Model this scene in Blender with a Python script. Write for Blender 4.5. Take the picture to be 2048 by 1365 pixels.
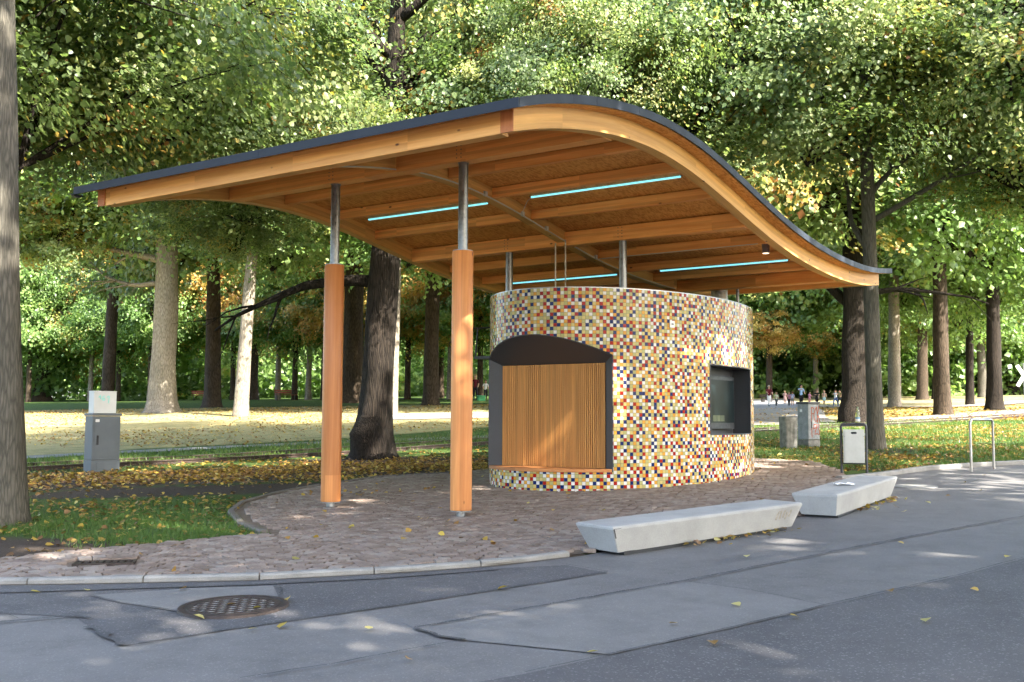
import bpy, bmesh, math, random
import numpy as np
from mathutils import Vector, Matrix, Euler

# ------------------------------------------------------------------ scene, camera, sky, sun, exposure
for o in list(bpy.data.objects): bpy.data.objects.remove(o)
SC = bpy.context.scene
COL = SC.collection
CAM_H = 1.6
cam = bpy.data.cameras.new('camera'); cam.sensor_width = 36.0; cam.lens = 36.83
cam.clip_start = 0.1; cam.clip_end = 2000.0
cam_o = bpy.data.objects.new('camera', cam); COL.objects.link(cam_o)
cam_o.matrix_world = Matrix.Translation((0, 0, CAM_H)) @ Matrix.Rotation(math.pi/2 + 0.0760, 4, 'X') @ Matrix.Rotation(0.0042, 4, 'Z')
SC.camera = cam_o

SUN_EL = math.radians(42.0)
SUN_H = Vector((0.74, -0.67, 0)).normalized()              # towards the sun: from the right, a little behind the camera
TO_SUN = Vector((SUN_H.x*math.cos(SUN_EL), SUN_H.y*math.cos(SUN_EL), math.sin(SUN_EL)))
W = bpy.data.worlds.new('World'); SC.world = W; W.use_nodes = True
nt = W.node_tree; nt.nodes.clear()
sky = nt.nodes.new('ShaderNodeTexSky'); sky.sky_type = 'NISHITA'; sky.sun_disc = False; sky.dust_density = 3.0; sky.air_density = 1.0; sky.ozone_density = 0.6
sky.sun_elevation = SUN_EL; sky.sun_rotation = math.atan2(SUN_H.x, SUN_H.y)
bg = nt.nodes.new('ShaderNodeBackground'); bg.inputs[1].default_value = 0.15
wo = nt.nodes.new('ShaderNodeOutputWorld')
nt.links.new(sky.outputs[0], bg.inputs[0]); nt.links.new(bg.outputs[0], wo.inputs[0])
sl = bpy.data.lights.new('sun', 'SUN'); sl.energy = 5.0; sl.angle = math.radians(0.55); sl.color = (1.0, 0.93, 0.82)
sun_o = bpy.data.objects.new('sun', sl); COL.objects.link(sun_o)
sun_o.rotation_euler = (-TO_SUN).to_track_quat('-Z', 'Y').to_euler()
SC.view_settings.view_transform = 'Standard'; SC.view_settings.look = 'None'
SC.view_settings.gamma = 1.0; SC.view_settings.use_curve_mapping = False
SC.view_settings.exposure = 2.65
SC.cycles.max_bounces = 7; SC.cycles.diffuse_bounces = 4; SC.cycles.glossy_bounces = 2; SC.cycles.use_adaptive_sampling = True; SC.cycles.adaptive_threshold = 0.03; SC.cycles.transparent_max_bounces = 8
SC.cycles.transmission_bounces = 3; SC.cycles.caustics_reflective = False; SC.cycles.caustics_refractive = False
try: SC.cycles.use_denoising = True
except Exception: pass

rnd = random.Random(7)
# ------------------------------------------------------------------ terrain height
def sstep(t):
    t = np.clip(t, 0, 1); return t*t*(3-2*t)
def ground_z(x, y):
    x = np.asarray(x, float); y = np.asarray(y, float)
    p = 0.02858*y + 0.01724*x
    e = np.interp(y, [27, 33, 50, 85, 120, 400], [0, .12, .79, 1.07, 1.2, 1.2])
    w = 1 - sstep((x/np.maximum(y, 1) + .02)/.17)
    return p + e*w
def gz(x, y): return float(ground_z(x, y))

# ------------------------------------------------------------------ helpers
class MB:
    """collects faces for one mesh object"""
    def __init__(s): s.v = []; s.f = []; s.m = []
    def add(s, vs, fs, mi=0):
        b = len(s.v); s.v.extend([tuple(a) for a in vs])
        for q in fs: s.f.append(tuple(b+i for i in q)); s.m.append(mi)
    def box(s, x0, x1, y0, y1, z0, z1, mi=0):
        s.add([(x0,y0,z0),(x1,y0,z0),(x1,y1,z0),(x0,y1,z0),(x0,y0,z1),(x1,y0,z1),(x1,y1,z1),(x0,y1,z1)],
              [(3,2,1,0),(4,5,6,7),(0,1,5,4),(1,2,6,5),(2,3,7,6),(3,0,4,7)], mi)
    def bbox(s, x0, x1, y0, y1, z0, z1, b=.01, mi=0):
        """box with chamfered edges"""
        bm = bmesh.new()
        r = bmesh.ops.create_cube(bm, size=1)
        for v in bm.verts: v.co = Vector((x0+(v.co.x+.5)*(x1-x0), y0+(v.co.y+.5)*(y1-y0), z0+(v.co.z+.5)*(z1-z0)))
        bmesh.ops.bevel(bm, geom=bm.edges[:], offset=b, segments=2, affect='EDGES', profile=.6)
        s.addbm(bm, mi)
    def addbm(s, bm, mi=0):
        bm.verts.index_update()
        s.add([v.co[:] for v in bm.verts], [[v.index for v in f.verts] for f in bm.faces], mi); bm.free()
    def tube(s, pts, rad, n=8, mi=0, caps=True, jit=None):
        pts = [Vector(p) for p in pts]
        if not hasattr(rad, '__len__'): rad = [rad]*len(pts)
        b = len(s.v); prev = None
        for i, p in enumerate(pts):
            t = (pts[min(i+1, len(pts)-1)] - pts[max(i-1, 0)]).normalized()
            if prev is None:
                a = Vector((1,0,0)) if abs(t.x) < .9 else Vector((0,1,0))
                nx = (a - t*a.dot(t)).normalized()
            else:
                nx = (prev - t*prev.dot(t)).normalized()
            prev = nx; ny = t.cross(nx)
            for k in range(n):
                a = 2*math.pi*k/n; r = rad[i]*(1 if jit is None else jit(i, k))
                s.v.append(tuple(p + nx*(math.cos(a)*r) + ny*(math.sin(a)*r)))
        for i in range(len(pts)-1):
            for k in range(n):
                s.f.append((b+i*n+k, b+i*n+(k+1)%n, b+(i+1)*n+(k+1)%n, b+(i+1)*n+k)); s.m.append(mi)
        if caps:
            s.f.append(tuple(b+k for k in range(n))[::-1]); s.m.append(mi)
            e = b+(len(pts)-1)*n; s.f.append(tuple(e+k for k in range(n))); s.m.append(mi)
    def lathe(s, prof, cx=0, cy=0, n=16, mi=0):
        b = len(s.v)
        for r, z in prof:
            for k in range(n):
                a = 2*math.pi*k/n; s.v.append((cx+r*math.cos(a), cy+r*math.sin(a), z))
        for i in range(len(prof)-1):
            for k in range(n):
                s.f.append((b+i*n+k, b+i*n+(k+1)%n, b+(i+1)*n+(k+1)%n, b+(i+1)*n+k)); s.m.append(mi)
        s.f.append(tuple(b+k for k in range(n))[::-1]); s.m.append(mi)
        e = b+(len(prof)-1)*n; s.f.append(tuple(e+k for k in range(n))); s.m.append(mi)
    def mesh(s, name, mats, smooth=False):
        me = bpy.data.meshes.new(name); me.from_pydata(s.v, [], s.f)
        if not isinstance(mats, (list, tuple)): mats = [mats]
        for m in mats: me.materials.append(m)
        if len(mats) > 1: me.polygons.foreach_set('material_index', s.m)
        if smooth: me.polygons.foreach_set('use_smooth', [True]*len(me.polygons))
        me.update(); return me
    def build(s, name, mats, parent=None, smooth=False):
        return link(name, s.mesh(name, mats, smooth), parent)
def link(name, me, parent=None):
    o = bpy.data.objects.new(name, me); COL.objects.link(o)
    if parent is not None: o.parent = parent
    return o
def tag(o, label=None, cat=None, group=None, kind=None):
    if label: o['label'] = label
    if cat: o['category'] = cat
    if group: o['group'] = group
    if kind: o['kind'] = kind
    return o
def thing(name, label, cat, loc=(0,0,0), rz=0, group=None):
    o = bpy.data.objects.new(name, None); COL.objects.link(o); o.empty_display_size = .2
    o.location = loc; o.rotation_euler = (0,0,rz)
    return tag(o, label, cat, group)
def smooth_by_angle(o, deg=35):
    me = o.data
    me.polygons.foreach_set('use_smooth', [True]*len(me.polygons))
    bm = bmesh.new(); bm.from_mesh(me)
    for e in bm.edges:
        e.smooth = not (len(e.link_faces) == 2 and e.calc_face_angle(0) > math.radians(deg)) 
    bm.to_mesh(me); bm.free()
    return o
def inpoly(x, y, poly):
    x = np.asarray(x, float); y = np.asarray(y, float); r = np.zeros(x.shape, bool)
    n = len(poly)
    for i in range(n):
        x1, y1 = poly[i]; x2, y2 = poly[(i+1) % n]
        c = ((y1 > y) != (y2 > y)) & (x < (x2-x1)*(y-y1)/((y2-y1) if y2 != y1 else 1e-9) + x1)
        r ^= c
    return r
def noise2(x, y, seed=0):
    """cheap smooth pseudo noise in -1..1"""
    r = np.random.RandomState(seed); s = 0
    for k in range(5):
        a = r.uniform(0, 6.28); f = r.uniform(.5, 1.6)*(1+k*.6); ph = r.uniform(0, 6.28)
        s = s + np.sin((x*math.cos(a)+y*math.sin(a))*f + ph + 1.3*np.sin((x*math.sin(a)-y*math.cos(a))*f*.7+ph*2))/(1+k*.5)
    return s/2.6

# ------------------------------------------------------------------ node materials
def new_mat(name):
    m = bpy.data.materials.new(name); m.use_nodes = True
    t = m.node_tree; return m, t, t.nodes['Principled BSDF']
def N(t, typ, ins=None, **props):
    n = t.nodes.new(typ)
    for k, v in props.items(): setattr(n, k, v)
    for k, v in (ins or {}).items():
        if isinstance(v, bpy.types.NodeSocket): t.links.new(v, n.inputs[k])
        else: n.inputs[k].default_value = v
    return n
def L(t, a, b): t.links.new(a, b)
def coords(t, kind='Object', scale=(1,1,1), rot=(0,0,0)):
    c = N(t, 'ShaderNodeTexCoord')
    return N(t, 'ShaderNodeMapping', {'Vector': c.outputs[kind], 'Scale': scale, 'Rotation': rot}).outputs[0]
def noise(t, vec, scale, detail=4, rough=.55, dist=0):
    return N(t, 'ShaderNodeTexNoise', {'Vector': vec, 'Scale': scale, 'Detail': detail, 'Roughness': rough, 'Distortion': dist}).outputs[0]
def ramp(t, fac, stops):
    r = N(t, 'ShaderNodeValToRGB', {'Fac': fac}); cr = r.color_ramp
    while len(cr.elements) < len(stops): cr.elements.new(.5)
    for e, (p, c) in zip(cr.elements, stops):
        e.position = p; e.color = (c[0], c[1], c[2], 1) if hasattr(c, '__len__') else (c, c, c, 1)
    return r.outputs[0]
def mixc(t, fac, a, b, blend='MIX'):
    n = N(t, 'ShaderNodeMix', data_type='RGBA', blend_type=blend)
    for s, v in ((n.inputs[0], fac), (n.inputs[6], a), (n.inputs[7], b)):
        if isinstance(v, bpy.types.NodeSocket): t.links.new(v, s)
        else: s.default_value = (v[0], v[1], v[2], 1) if hasattr(v, '__len__') else v
    return n.outputs[2]
def math_(t, op, a, b=0.0, clamp=False):
    n = N(t, 'ShaderNodeMath', operation=op, use_clamp=clamp)
    for i, v in enumerate((a, b)):
        if isinstance(v, bpy.types.NodeSocket): t.links.new(v, n.inputs[i])
        else: n.inputs[i].default_value = v
    return n.outputs[0]
def bump(t, bsdf, h, strength=.3, dist=.01):
    b = N(t, 'ShaderNodeBump', {'Height': h, 'Strength': strength, 'Distance': dist}); L(t, b.outputs[0], bsdf.inputs['Normal'])
def setb(b, rough=.6, spec=.5, metal=0, color=None):
    b.inputs['Roughness'].default_value = rough; b.inputs['Specular IOR Level'].default_value = spec
    b.inputs['Metallic'].default_value = metal
    if color is not None: b.inputs['Base Color'].default_value = (*color, 1)
def plain(name, color, rough=.6, metal=0, spec=.5, var=.12, nscale=14):
    m, t, b = new_mat(name); setb(b, rough, spec, metal)
    n = noise(t, coords(t), nscale, 5, .6)
    lo = [c*(1-var) for c in color]; hi = [min(1, c*(1+var)) for c in color]
    L(t, ramp(t, n, [(.3, lo), (.7, hi)]), b.inputs['Base Color'])
    r = ramp(t, n, [(.3, max(.03, rough-.08)), (.7, min(1, rough+.1))]); L(t, r, b.inputs['Roughness'])
    return m

def wood(name, axis, dark, light, lam=.042, lamaxis=2, rough=.55, knots=True, curved=False, tint=((.8, .76, .72), (1.12, 1.08, 1.02))):
    m, t, b = new_mat(name); setb(b, rough, .35)
    sc = [22, 22, 22]; sc[axis] = .9
    obi = N(t, 'ShaderNodeObjectInfo')
    c = N(t, 'ShaderNodeAttribute', attribute_name='along').outputs['Vector'] if curved else N(t, 'ShaderNodeTexCoord').outputs['Object']
    off = N(t, 'ShaderNodeVectorMath', {0: obi.outputs['Random'], 1: (37.0, 21.0, 53.0)}, operation='MULTIPLY').outputs[0]
    v0 = N(t, 'ShaderNodeVectorMath', {0: c, 1: off}, operation='ADD').outputs[0]
    vec = N(t, 'ShaderNodeMapping', {'Vector': v0, 'Scale': sc}).outputs[0]
    g = noise(t, vec, 1.0, 6, .62, .6)
    sep = N(t, 'ShaderNodeSeparateXYZ', {0: v0})
    lamc = N(t, 'ShaderNodeMath', {0: sep.outputs[lamaxis], 1: lam}, operation='SNAP').outputs[0]
    along = N(t, 'ShaderNodeMath', {0: sep.outputs[axis], 1: 1.7 if lamaxis == 2 else 30.0}, operation='SNAP').outputs[0]
    wn = N(t, 'ShaderNodeTexWhiteNoise', {'Vector': N(t, 'ShaderNodeCombineXYZ', {0: lamc, 1: along, 2: obi.outputs['Random']}).outputs[0]}, noise_dimensions='3D').outputs[0]
    col = ramp(t, g, [(.25, dark), (.52, [(a+d)/2 for a, d in zip(dark, light)]), (.75, light)])
    tint = ramp(t, wn, [(0, tint[0]), (1, tint[1])])
    col = mixc(t, 1.0, col, tint, 'MULTIPLY')
    if knots:
        ks = [5.5, 5.5, 5.5]; ks[axis] = 2.6
        kv = N(t, 'ShaderNodeMapping', {'Vector': v0, 'Scale': ks}).outputs[0]
        vo = N(t, 'ShaderNodeTexVoronoi', {'Vector': kv, 'Scale': 1.0}, feature='F1')
        kk = ramp(t, vo.outputs['Distance'], [(.05, 1), (.095, 0)])
        pick = math_(t, 'GREATER_THAN', N(t, 'ShaderNodeSeparateColor', {0: vo.outputs['Color']}).outputs[0], .45)
        col = mixc(t, math_(t, 'MULTIPLY', kk, pick), col, (.09, .03, .012))
    L(t, col, b.inputs['Base Color'])
    bump(t, b, g, .12, .004)
    return m

OR_D, OR_L = (.36, .135, .035), (.62, .30, .095)
MAT = {}
MAT['wood_m'] = wood('glulam_purlin', 0, (.70, .27, .058), (.92, .47, .145), lamaxis=2)
MAT['wood_s'] = wood('glulam_curved', 1, (.56, .29, .07), (.80, .48, .15), lamaxis=2, lam=.045, curved=True)
MAT['wood_front'] = wood('glulam_front', 0, (.60, .27, .07), (.84, .47, .16), lamaxis=2, lam=.08)
MAT['wood_end'] = wood('end_grain', 2, (.42, .14, .045), (.56, .22, .08), lam=.3, knots=False)
MAT['wood_post'] = wood('larch_post', 2, (.58, .21, .062), (.80, .37, .125), lam=.09, lamaxis=0, rough=.42, tint=((.70, .62, .55), (1.18, 1.16, 1.12)))
MAT['slat'] = wood('larch_slat', 2, (.42, .175, .045), (.74, .38, .11), lam=.5, lamaxis=0, knots=False)
MAT['sill'] = wood('sill_board', 0, (.40, .15, .05), (.60, .28, .10), lam=.2, knots=False)

def m_osb():
    m, t, b = new_mat('osb_board'); setb(b, .6, .3)
    c = N(t, 'ShaderNodeTexCoord').outputs['Object']
    cols = None
    for k, (rot, sc) in enumerate(((.35, (46, 11, 30)), (-.5, (14, 52, 30)), (1.2, (44, 13, 28)))):
        mp = N(t, 'ShaderNodeMapping', {'Vector': c, 'Scale': sc, 'Rotation': (0, 0, rot)}).outputs[0]
        dn = N(t, 'ShaderNodeTexNoise', {'Vector': mp, 'Scale': .8, 'Detail': 2.0})
        vv = N(t, 'ShaderNodeVectorMath', {0: mp, 1: dn.outputs['Color']}, operation='ADD').outputs[0]
        vo = N(t, 'ShaderNodeTexVoronoi', {'Vector': vv, 'Scale': 1.0})
        s = N(t, 'ShaderNodeSeparateColor', {0: vo.outputs['Color']}).outputs[0]
        cols = s if cols is None else math_(t, 'MULTIPLY', math_(t, 'ADD', cols, s), .62)
    col = ramp(t, cols, [(.15, (.47, .165, .026)), (.5, (.60, .245, .048)), (.9, (.74, .36, .092))])
    L(t, col, b.inputs['Base Color']); bump(t, b, cols, .15, .004)
    return m
MAT['osb'] = m_osb()
MAT['fascia'] = plain('anthracite_sheet_metal', (.020, .025, .036), .55, .0, .28, .15, 4)
MAT['steel'] = plain('galvanised_steel', (.30, .31, .32), .33, .85, .5, .3, 30)
MAT['steel_dark'] = plain('grey_pipe_steel', (.20, .205, .205), .34, .8, .5, .3, 18)
MAT['stainless'] = plain('stainless_steel', (.34, .34, .335), .34, .95, .5, .12, 8)
MAT['brushed'] = plain('brushed_steel', (.62, .61, .58), .42, .75, .5, .1, 6)
MAT['conduit'] = plain('cream_conduit', (.55, .52, .42), .5)
MAT['black_metal'] = plain('black_metal', (.018, .019, .022), .45)
MAT['darkframe'] = plain('anthracite_panel', (.045, .048, .055), .5, 0, .5, .2, 60)
MAT['fixture'] = plain('brown_fixture', (.10, .07, .055), .5)
MAT['lampcan'] = plain('lamp_can', (.13, .095, .09), .4)
def m_emit(name, col, s):
    m, t, b = new_mat(name); b.inputs['Base Color'].default_value = (*col, 1)
    b.inputs['Emission Color'].default_value = (*col, 1); b.inputs['Emission Strength'].default_value = s; return m
MAT['tube'] = m_emit('turquoise_light_tube', (.26, .80, .88), .19)
MAT['lens'] = m_emit('warm_lens', (.9, .75, .5), .5)
TILEC = [(.52, .50, .22), (.70, .58, .23), (.78, .40, .065), (.84, .84, .82), (.42, .022, .013), (.011, .028, .15)]
TILEP = [.205, .165, .135, .245, .125, .125]
def m_tile(i, c):
    m, t, b = new_mat('glazed_tile_%s' % ['sage', 'yellow', 'amber', 'white', 'red', 'navy'][i]); setb(b, .12, .13)
    n = noise(t, coords(t), 9, 3)
    L(t, ramp(t, n, [(.3, [k*.88 for k in c]), (.7, [min(1, k*1.1) for k in c])]), b.inputs['Base Color'])
    n2 = noise(t, coords(t), 40, 2); bump(t, b, n2, .05, .004)
    L(t, ramp(t, n, [(.3, .08), (.8, .22)]), b.inputs['Roughness'])
    return m
TILEM = [m_tile(i, c) for i, c in enumerate(TILEC)]
MAT['grout'] = plain('grout', (.17, .16, .125), .9)
def m_screen():
    m, t, b = new_mat('screen_glass'); setb(b, .3, .08)
    n = noise(t, coords(t), 2.2, 2)
    L(t, ramp(t, n, [(.3, (.003, .006, .007)), (.7, (.009, .016, .018))]), b.inputs['Base Color']); return m
MAT['screen'] = m_screen()
MAT['screen_label'] = plain('screen_label', (.045, .055, .02), .4)
def m_asphalt(name, lo, hi):
    m, t, b = new_mat(name); setb(b, .82, .35)
    v = coords(t)
    big = noise(t, v, .55, 5, .6); fine = noise(t, v, 170, 3, .7)
    vo = N(t, 'ShaderNodeTexVoronoi', {'Vector': v, 'Scale': 95.0}).outputs['Color']
    sp = N(t, 'ShaderNodeSeparateColor', {0: vo}).outputs[0]
    speck = ramp(t, sp, [(.90, 0), (.96, 1)])
    col = ramp(t, big, [(.28, lo), (.72, hi)])
    col = mixc(t, 1.0, col, ramp(t, fine, [(.2, .72), (.8, 1.28)]), 'MULTIPLY')
    col = mixc(t, math_(t, 'MULTIPLY', speck, .5), col, (.30, .30, .30))
    st = noise(t, v, 2.6, 6, .7); col = mixc(t, 1.0, col, ramp(t, st, [(.25, .76), (.5, 1.0), (.8, 1.14)]), 'MULTIPLY')
    L(t, col, b.inputs['Base Color']); bump(t, b, fine, .35, .004)
    return m
MAT['asphalt'] = m_asphalt('asphalt_grey', (.150, .148, .150), (.195, .192, .192))
MAT['asphalt_dark'] = m_asphalt('asphalt_dark', (.085, .084, .090), (.118, .116, .121))  # tone lowered further for the shade at the road's lower right
MAT['asphalt_pale'] = m_asphalt('asphalt_pale', (.18, .178, .178), (.225, .222, .22))
MAT['tar'] = m_asphalt('tar_seam', (.045, .045, .048), (.075, .074, .076))
MAT['path'] = m_asphalt('path_asphalt', (.20, .195, .19), (.28, .275, .265))
def m_stone(name, lo, hi, nscale=7, speck=240, rough=.8, amount=.5):
    m, t, b = new_mat(name); setb(b, rough, .35)
    oi = N(t, 'ShaderNodeObjectInfo').outputs['Random']
    v = coords(t); n = noise(t, v, nscale, 5, .6); f = noise(t, v, speck, 2, .8)
    col = ramp(t, n, [(.3, lo), (.7, hi)])
    col = mixc(t, amount, col, ramp(t, f, [(.3, .55), (.7, 1.35)]), 'MULTIPLY')
    L(t, col, b.inputs['Base Color']); bump(t, b, f, .25, .003); return m
MAT['concrete'] = m_stone('pale_bench_concrete', (.38, .38, .375), (.50, .50, .49), 2.5, 130, .75, .35)
MAT['kerb'] = m_stone('kerb_concrete', (.24, .235, .225), (.34, .335, .32), 5, 150)
MAT['kerb_dark'] = m_stone('worn_kerb', (.13, .112, .098), (.20, .178, .16), 5, 150)
MAT['old_concrete'] = m_stone('weathered_concrete', (.10, .10, .085), (.27, .26, .235), 6, 90)
MAT['cabinet_concrete'] = m_stone('aggregate_panel', (.22, .235, .24), (.34, .355, .36), 9, 110, .8, .7)
MAT['bed'] = m_stone('paving_sand', (.12, .095, .075), (.20, .165, .135), 9, 160)
def m_cobble():
    m, t, b = new_mat('porphyry_cobble'); setb(b, .72, .35)
    v = coords(t, 'Object')
    g = N(t, 'ShaderNodeNewGeometry')
    at = N(t, 'ShaderNodeAttribute', attribute_name='tone').outputs['Fac']
    oi = N(t, 'ShaderNodeObjectInfo').outputs['Random']
    tone = N(t, 'ShaderNodeMath', {0: math_(t, 'ADD', at, oi)}, operation='FRACT').outputs[0]
    n = noise(t, v, 16, 5, .65)
    col = ramp(t, tone, [(0, (.165, .128, .110)), (.35, (.215, .175, .155)), (.7, (.25, .208, .190)), (1, (.285, .258, .240))])
    col = mixc(t, .8, col, ramp(t, n, [(.25, .62), (.75, 1.3)]), 'MULTIPLY')
    L(t, col, b.inputs['Base Color']); bump(t, b, n, .4, .01); return m
MAT['cobble'] = m_cobble()
MAT['rust'] = plain('rusty_cast_iron', (.045, .032, .027), .6, .35, .5, .45, 22)
MAT['rail'] = plain('rusty_rail', (.045, .028, .021), .6, .3, .5, .4, 9)
MAT['rail_top'] = plain('worn_rail_head', (.30, .29, .28), .3, .9, .5, .2, 9)
MAT['cab_grey'] = plain('cabinet_grey_paint', (.125, .145, .168), .5, 0, .4, .08, 5)
MAT['cab_white'] = plain('cabinet_white_paint', (.72, .73, .74), .5, 0, .4, .05, 4)
MAT['label_white'] = plain('white_label', (.75, .75, .73), .5, 0, .4, .04)
MAT['paint_teal'] = plain('teal_spray', (.30, .68, .62), .6)
MAT['paint_red'] = plain('red_spray', (.30, .055, .022), .6, 0, .4, .3, 30)
MAT['sign_white'] = plain('sign_white', (.80, .80, .80), .4)
MAT['paper'] = plain('paper', (.78, .80, .84), .6)
MAT['stain'] = plain('brown_stain', (.33, .30, .255), .8, 0, .3, .4, 40)
MAT['scuff'] = plain('black_scuff', (.07, .07, .075), .8, 0, .3, .5, 60)
def m_glass():
    m, t, b = new_mat('clear_bottle'); setb(b, .05, .5, 0, (.80, .84, .72)); b.inputs['Transmission Weight'].default_value = .85; b.inputs['IOR'].default_value = 1.2; return m
MAT['glass'] = m_glass()
MAT['cap_green'] = plain('green_cap', (.03, .12, .05), .4)
MAT['label_blue'] = plain('blue_label', (.10, .28, .45), .5)
MAT['label_green'] = plain('green_label', (.12, .35, .10), .5)
MAT['bench_wood'] = plain('dark_bench_wood', (.05, .03, .022), .6)
MAT['bench_red'] = plain('red_bench_wood', (.24, .06, .04), .6)

def m_bark(name, dark, light, sx=9, sz=1.6, strength=.9):
    m, t, b = new_mat(name); setb(b, .9, .2)
    v = coords(t, 'Object', (sx, sx, sz))
    n1 = noise(t, v, 1.6, 7, .68, 1.2)
    vo = N(t, 'ShaderNodeTexVoronoi', {'Vector': coords(t, 'Object', (sx*1.5, sx*1.5, sz*1.1)), 'Scale': 1.5}, feature='DISTANCE_TO_EDGE').outputs['Distance']
    cr = ramp(t, vo, [(0, 0), (.22, 1)])
    h = math_(t, 'ADD', math_(t, 'MULTIPLY', n1, .7), math_(t, 'MULTIPLY', cr, .35))
    col = ramp(t, h, [(.28, dark), (.62, [(a+c)/2 for a, c in zip(dark, light)]), (.85, light)])
    big = noise(t, coords(t), .7, 4); col = mixc(t, .6, col, ramp(t, big, [(.3, (.72, .74, .66)), (.7, (1.2, 1.16, 1.1))]), 'MULTIPLY')
    L(t, col, b.inputs['Base Color']); bump(t, b, h, strength, .05); return m
MAT['bark_dark'] = m_bark('dark_furrowed_bark', (.010, .008, .007), (.062, .050, .040), 11, 1.3, 1.0)  # dark tone includes the shade on the burled trunk
MAT['paint_mark'] = m_bark('faded_blue_paint', (.045, .048, .058), (.115, .12, .135), 13, 1.8, .5)
MAT['bark_grey'] = m_bark('grey_smooth_bark', (.060, .058, .050), (.165, .155, .135), 13, 1.8, .5)
MAT['bark_pale'] = m_bark('pale_bark', (.12, .105, .085), (.34, .30, .25), 9, 2.2, .6)
MAT['bark_brown'] = m_bark('brown_bark', (.035, .027, .019), (.13, .10, .075), 7, 1.5, .8)

def m_leaf(name, stops, trans=.42, tcol=1.5):
    m, t, b = new_mat(name); setb(b, .42, .42)
    a = N(t, 'ShaderNodeAttribute', attribute_name='tone').outputs['Fac']
    col = ramp(t, a, stops)
    L(t, col, b.inputs['Base Color'])
    tr = N(t, 'ShaderNodeBsdfTranslucent')
    tc = mixc(t, 1.0, col, (tcol*1.0, tcol*1.05, tcol*.62), 'MULTIPLY'); L(t, tc, tr.inputs['Color'])
    mx = N(t, 'ShaderNodeMixShader', {0: trans}); L(t, b.outputs[0], mx.inputs[1]); L(t, tr.outputs[0], mx.inputs[2])
    out = [n for n in t.nodes if n.type == 'OUTPUT_MATERIAL'][0]; L(t, mx.outputs[0], out.inputs[0])
    return m
GREENS = [(0, (.045, .085, .032)), (.30, (.115, .175, .066)), (.58, (.225, .285, .120)), (.78, (.36, .37, .15)), (.87, (.40, .30, .065)), (.94, (.32, .17, .05)), (1, (.20, .09, .035))]
MAT['leaf_linden'] = m_leaf('linden_leaves', GREENS)
MAT['leaf_green'] = m_leaf('green_leaves', [(0, (.045, .095, .028)), (.4, (.130, .220, .064)), (.75, (.23, .33, .105)), (.92, (.34, .35, .11)), (1, (.38, .26, .07))])
MAT['leaf_autumn'] = m_leaf('chestnut_autumn_leaves', [(0, (.16, .18, .050)), (.25, (.36, .29, .090)), (.55, (.52, .36, .11)), (.8, (.46, .25, .085)), (1, (.28, .13, .05))])
MAT['litter'] = m_leaf('fallen_leaves', [(0, (.16, .080, .030)), (.3, (.28, .15, .045)), (.55, (.42, .28, .055)), (.8, (.55, .43, .09)), (1, (.55, .50, .22))], .2, 1.2)
MAT['grass'] = m_leaf('grass_blades', [(0, (.045, .10, .020)), (.5, (.085, .165, .030)), (.85, (.15, .20, .05)), (1, (.28, .25, .10))], .35, 1.2)

def m_ground():
    m, t, b = new_mat('lawn_and_soil'); setb(b, .95, .15)
    v = coords(t)
    soil = N(t, 'ShaderNodeAttribute', attribute_name='soil').outputs['Fac']
    dry = N(t, 'ShaderNodeAttribute', attribute_name='dry').outputs['Fac']
    n1 = noise(t, v, 3.0, 6, .65); n2 = noise(t, v, 28, 5, .7); n3 = noise(t, v, .45, 4, .6)
    grass = ramp(t, n2, [(.25, (.030, .060, .014)), (.6, (.070, .120, .026)), (.85, (.12, .15, .045))])
    dryc = ramp(t, n2, [(.2, (.19, .165, .070)), (.55, (.36, .325, .165)), (.85, (.50, .46, .27))])
    soilc = ramp(t, n2, [(.2, (.040, .030, .024)), (.6, (.075, .058, .047)), (.85, (.12, .095, .075))])
    d = math_(t, 'ADD', dry, math_(t, 'MULTIPLY', math_(t, 'SUBTRACT', n1, .5), .9), True)
    d2 = math_(t, 'ADD', d, math_(t, 'MULTIPLY', math_(t, 'SUBTRACT', n3, .5), .8), True)
    d2 = ramp(t, d2, [(.3, 0), (.7, 1)])
    c = mixc(t, d2, grass, dryc)
    c = mixc(t, 1.0, c, ramp(t, noise(t, v, 1.3, 7, .72), [(.3, (.58, .62, .5)), (.5, (.95, .93, .9)), (.72, (1.22, 1.16, 1.1))]), 'MULTIPLY')
    s = math_(t, 'ADD', soil, math_(t, 'MULTIPLY', math_(t, 'SUBTRACT', n1, .5), .8), True)
    c = mixc(t, ramp(t, s, [(.35, 0), (.6, 1)]), c, soilc)
    L(t, c, b.inputs['Base Color']); bump(t, b, n2, .8, .04); return m
MAT['ground'] = m_ground()

def tone_down(m, f):
    """scale a material's base colour"""
    t = m.node_tree; b = t.nodes['Principled BSDF']; l = b.inputs['Base Color'].links[0]; src = l.from_socket
    L(t, mixc(t, 1.0, src, f, 'MULTIPLY'), b.inputs['Base Color'])
for k_ in ('asphalt', 'asphalt_pale', 'path'): tone_down(MAT[k_], (.80, .78, .755))
tone_down(MAT['asphalt_dark'], (.86, .84, .815))
for k_ in ('concrete', 'kerb', 'kerb_dark', 'cab_white', 'cab_grey', 'brushed'): tone_down(MAT[k_], (.84, .83, .81))
for k_ in ('cobble', 'bed'): tone_down(MAT[k_], (.95, .90, .83))
for k_ in ('bark_grey', 'wood_post'): tone_down(MAT[k_], (.85, .83, .80))
for k_ in ('bark_dark', 'bark_brown'): tone_down(MAT[k_], (.66, .63, .60))  # bark darkened to stand in for shade falling on the trunks
for k_ in ('leaf_linden', 'leaf_green', 'litter', 'grass', 'ground'): tone_down(MAT[k_], (.88, .87, .84))
for m_ in TILEM: tone_down(m_, (.86, .84, .81))

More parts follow.
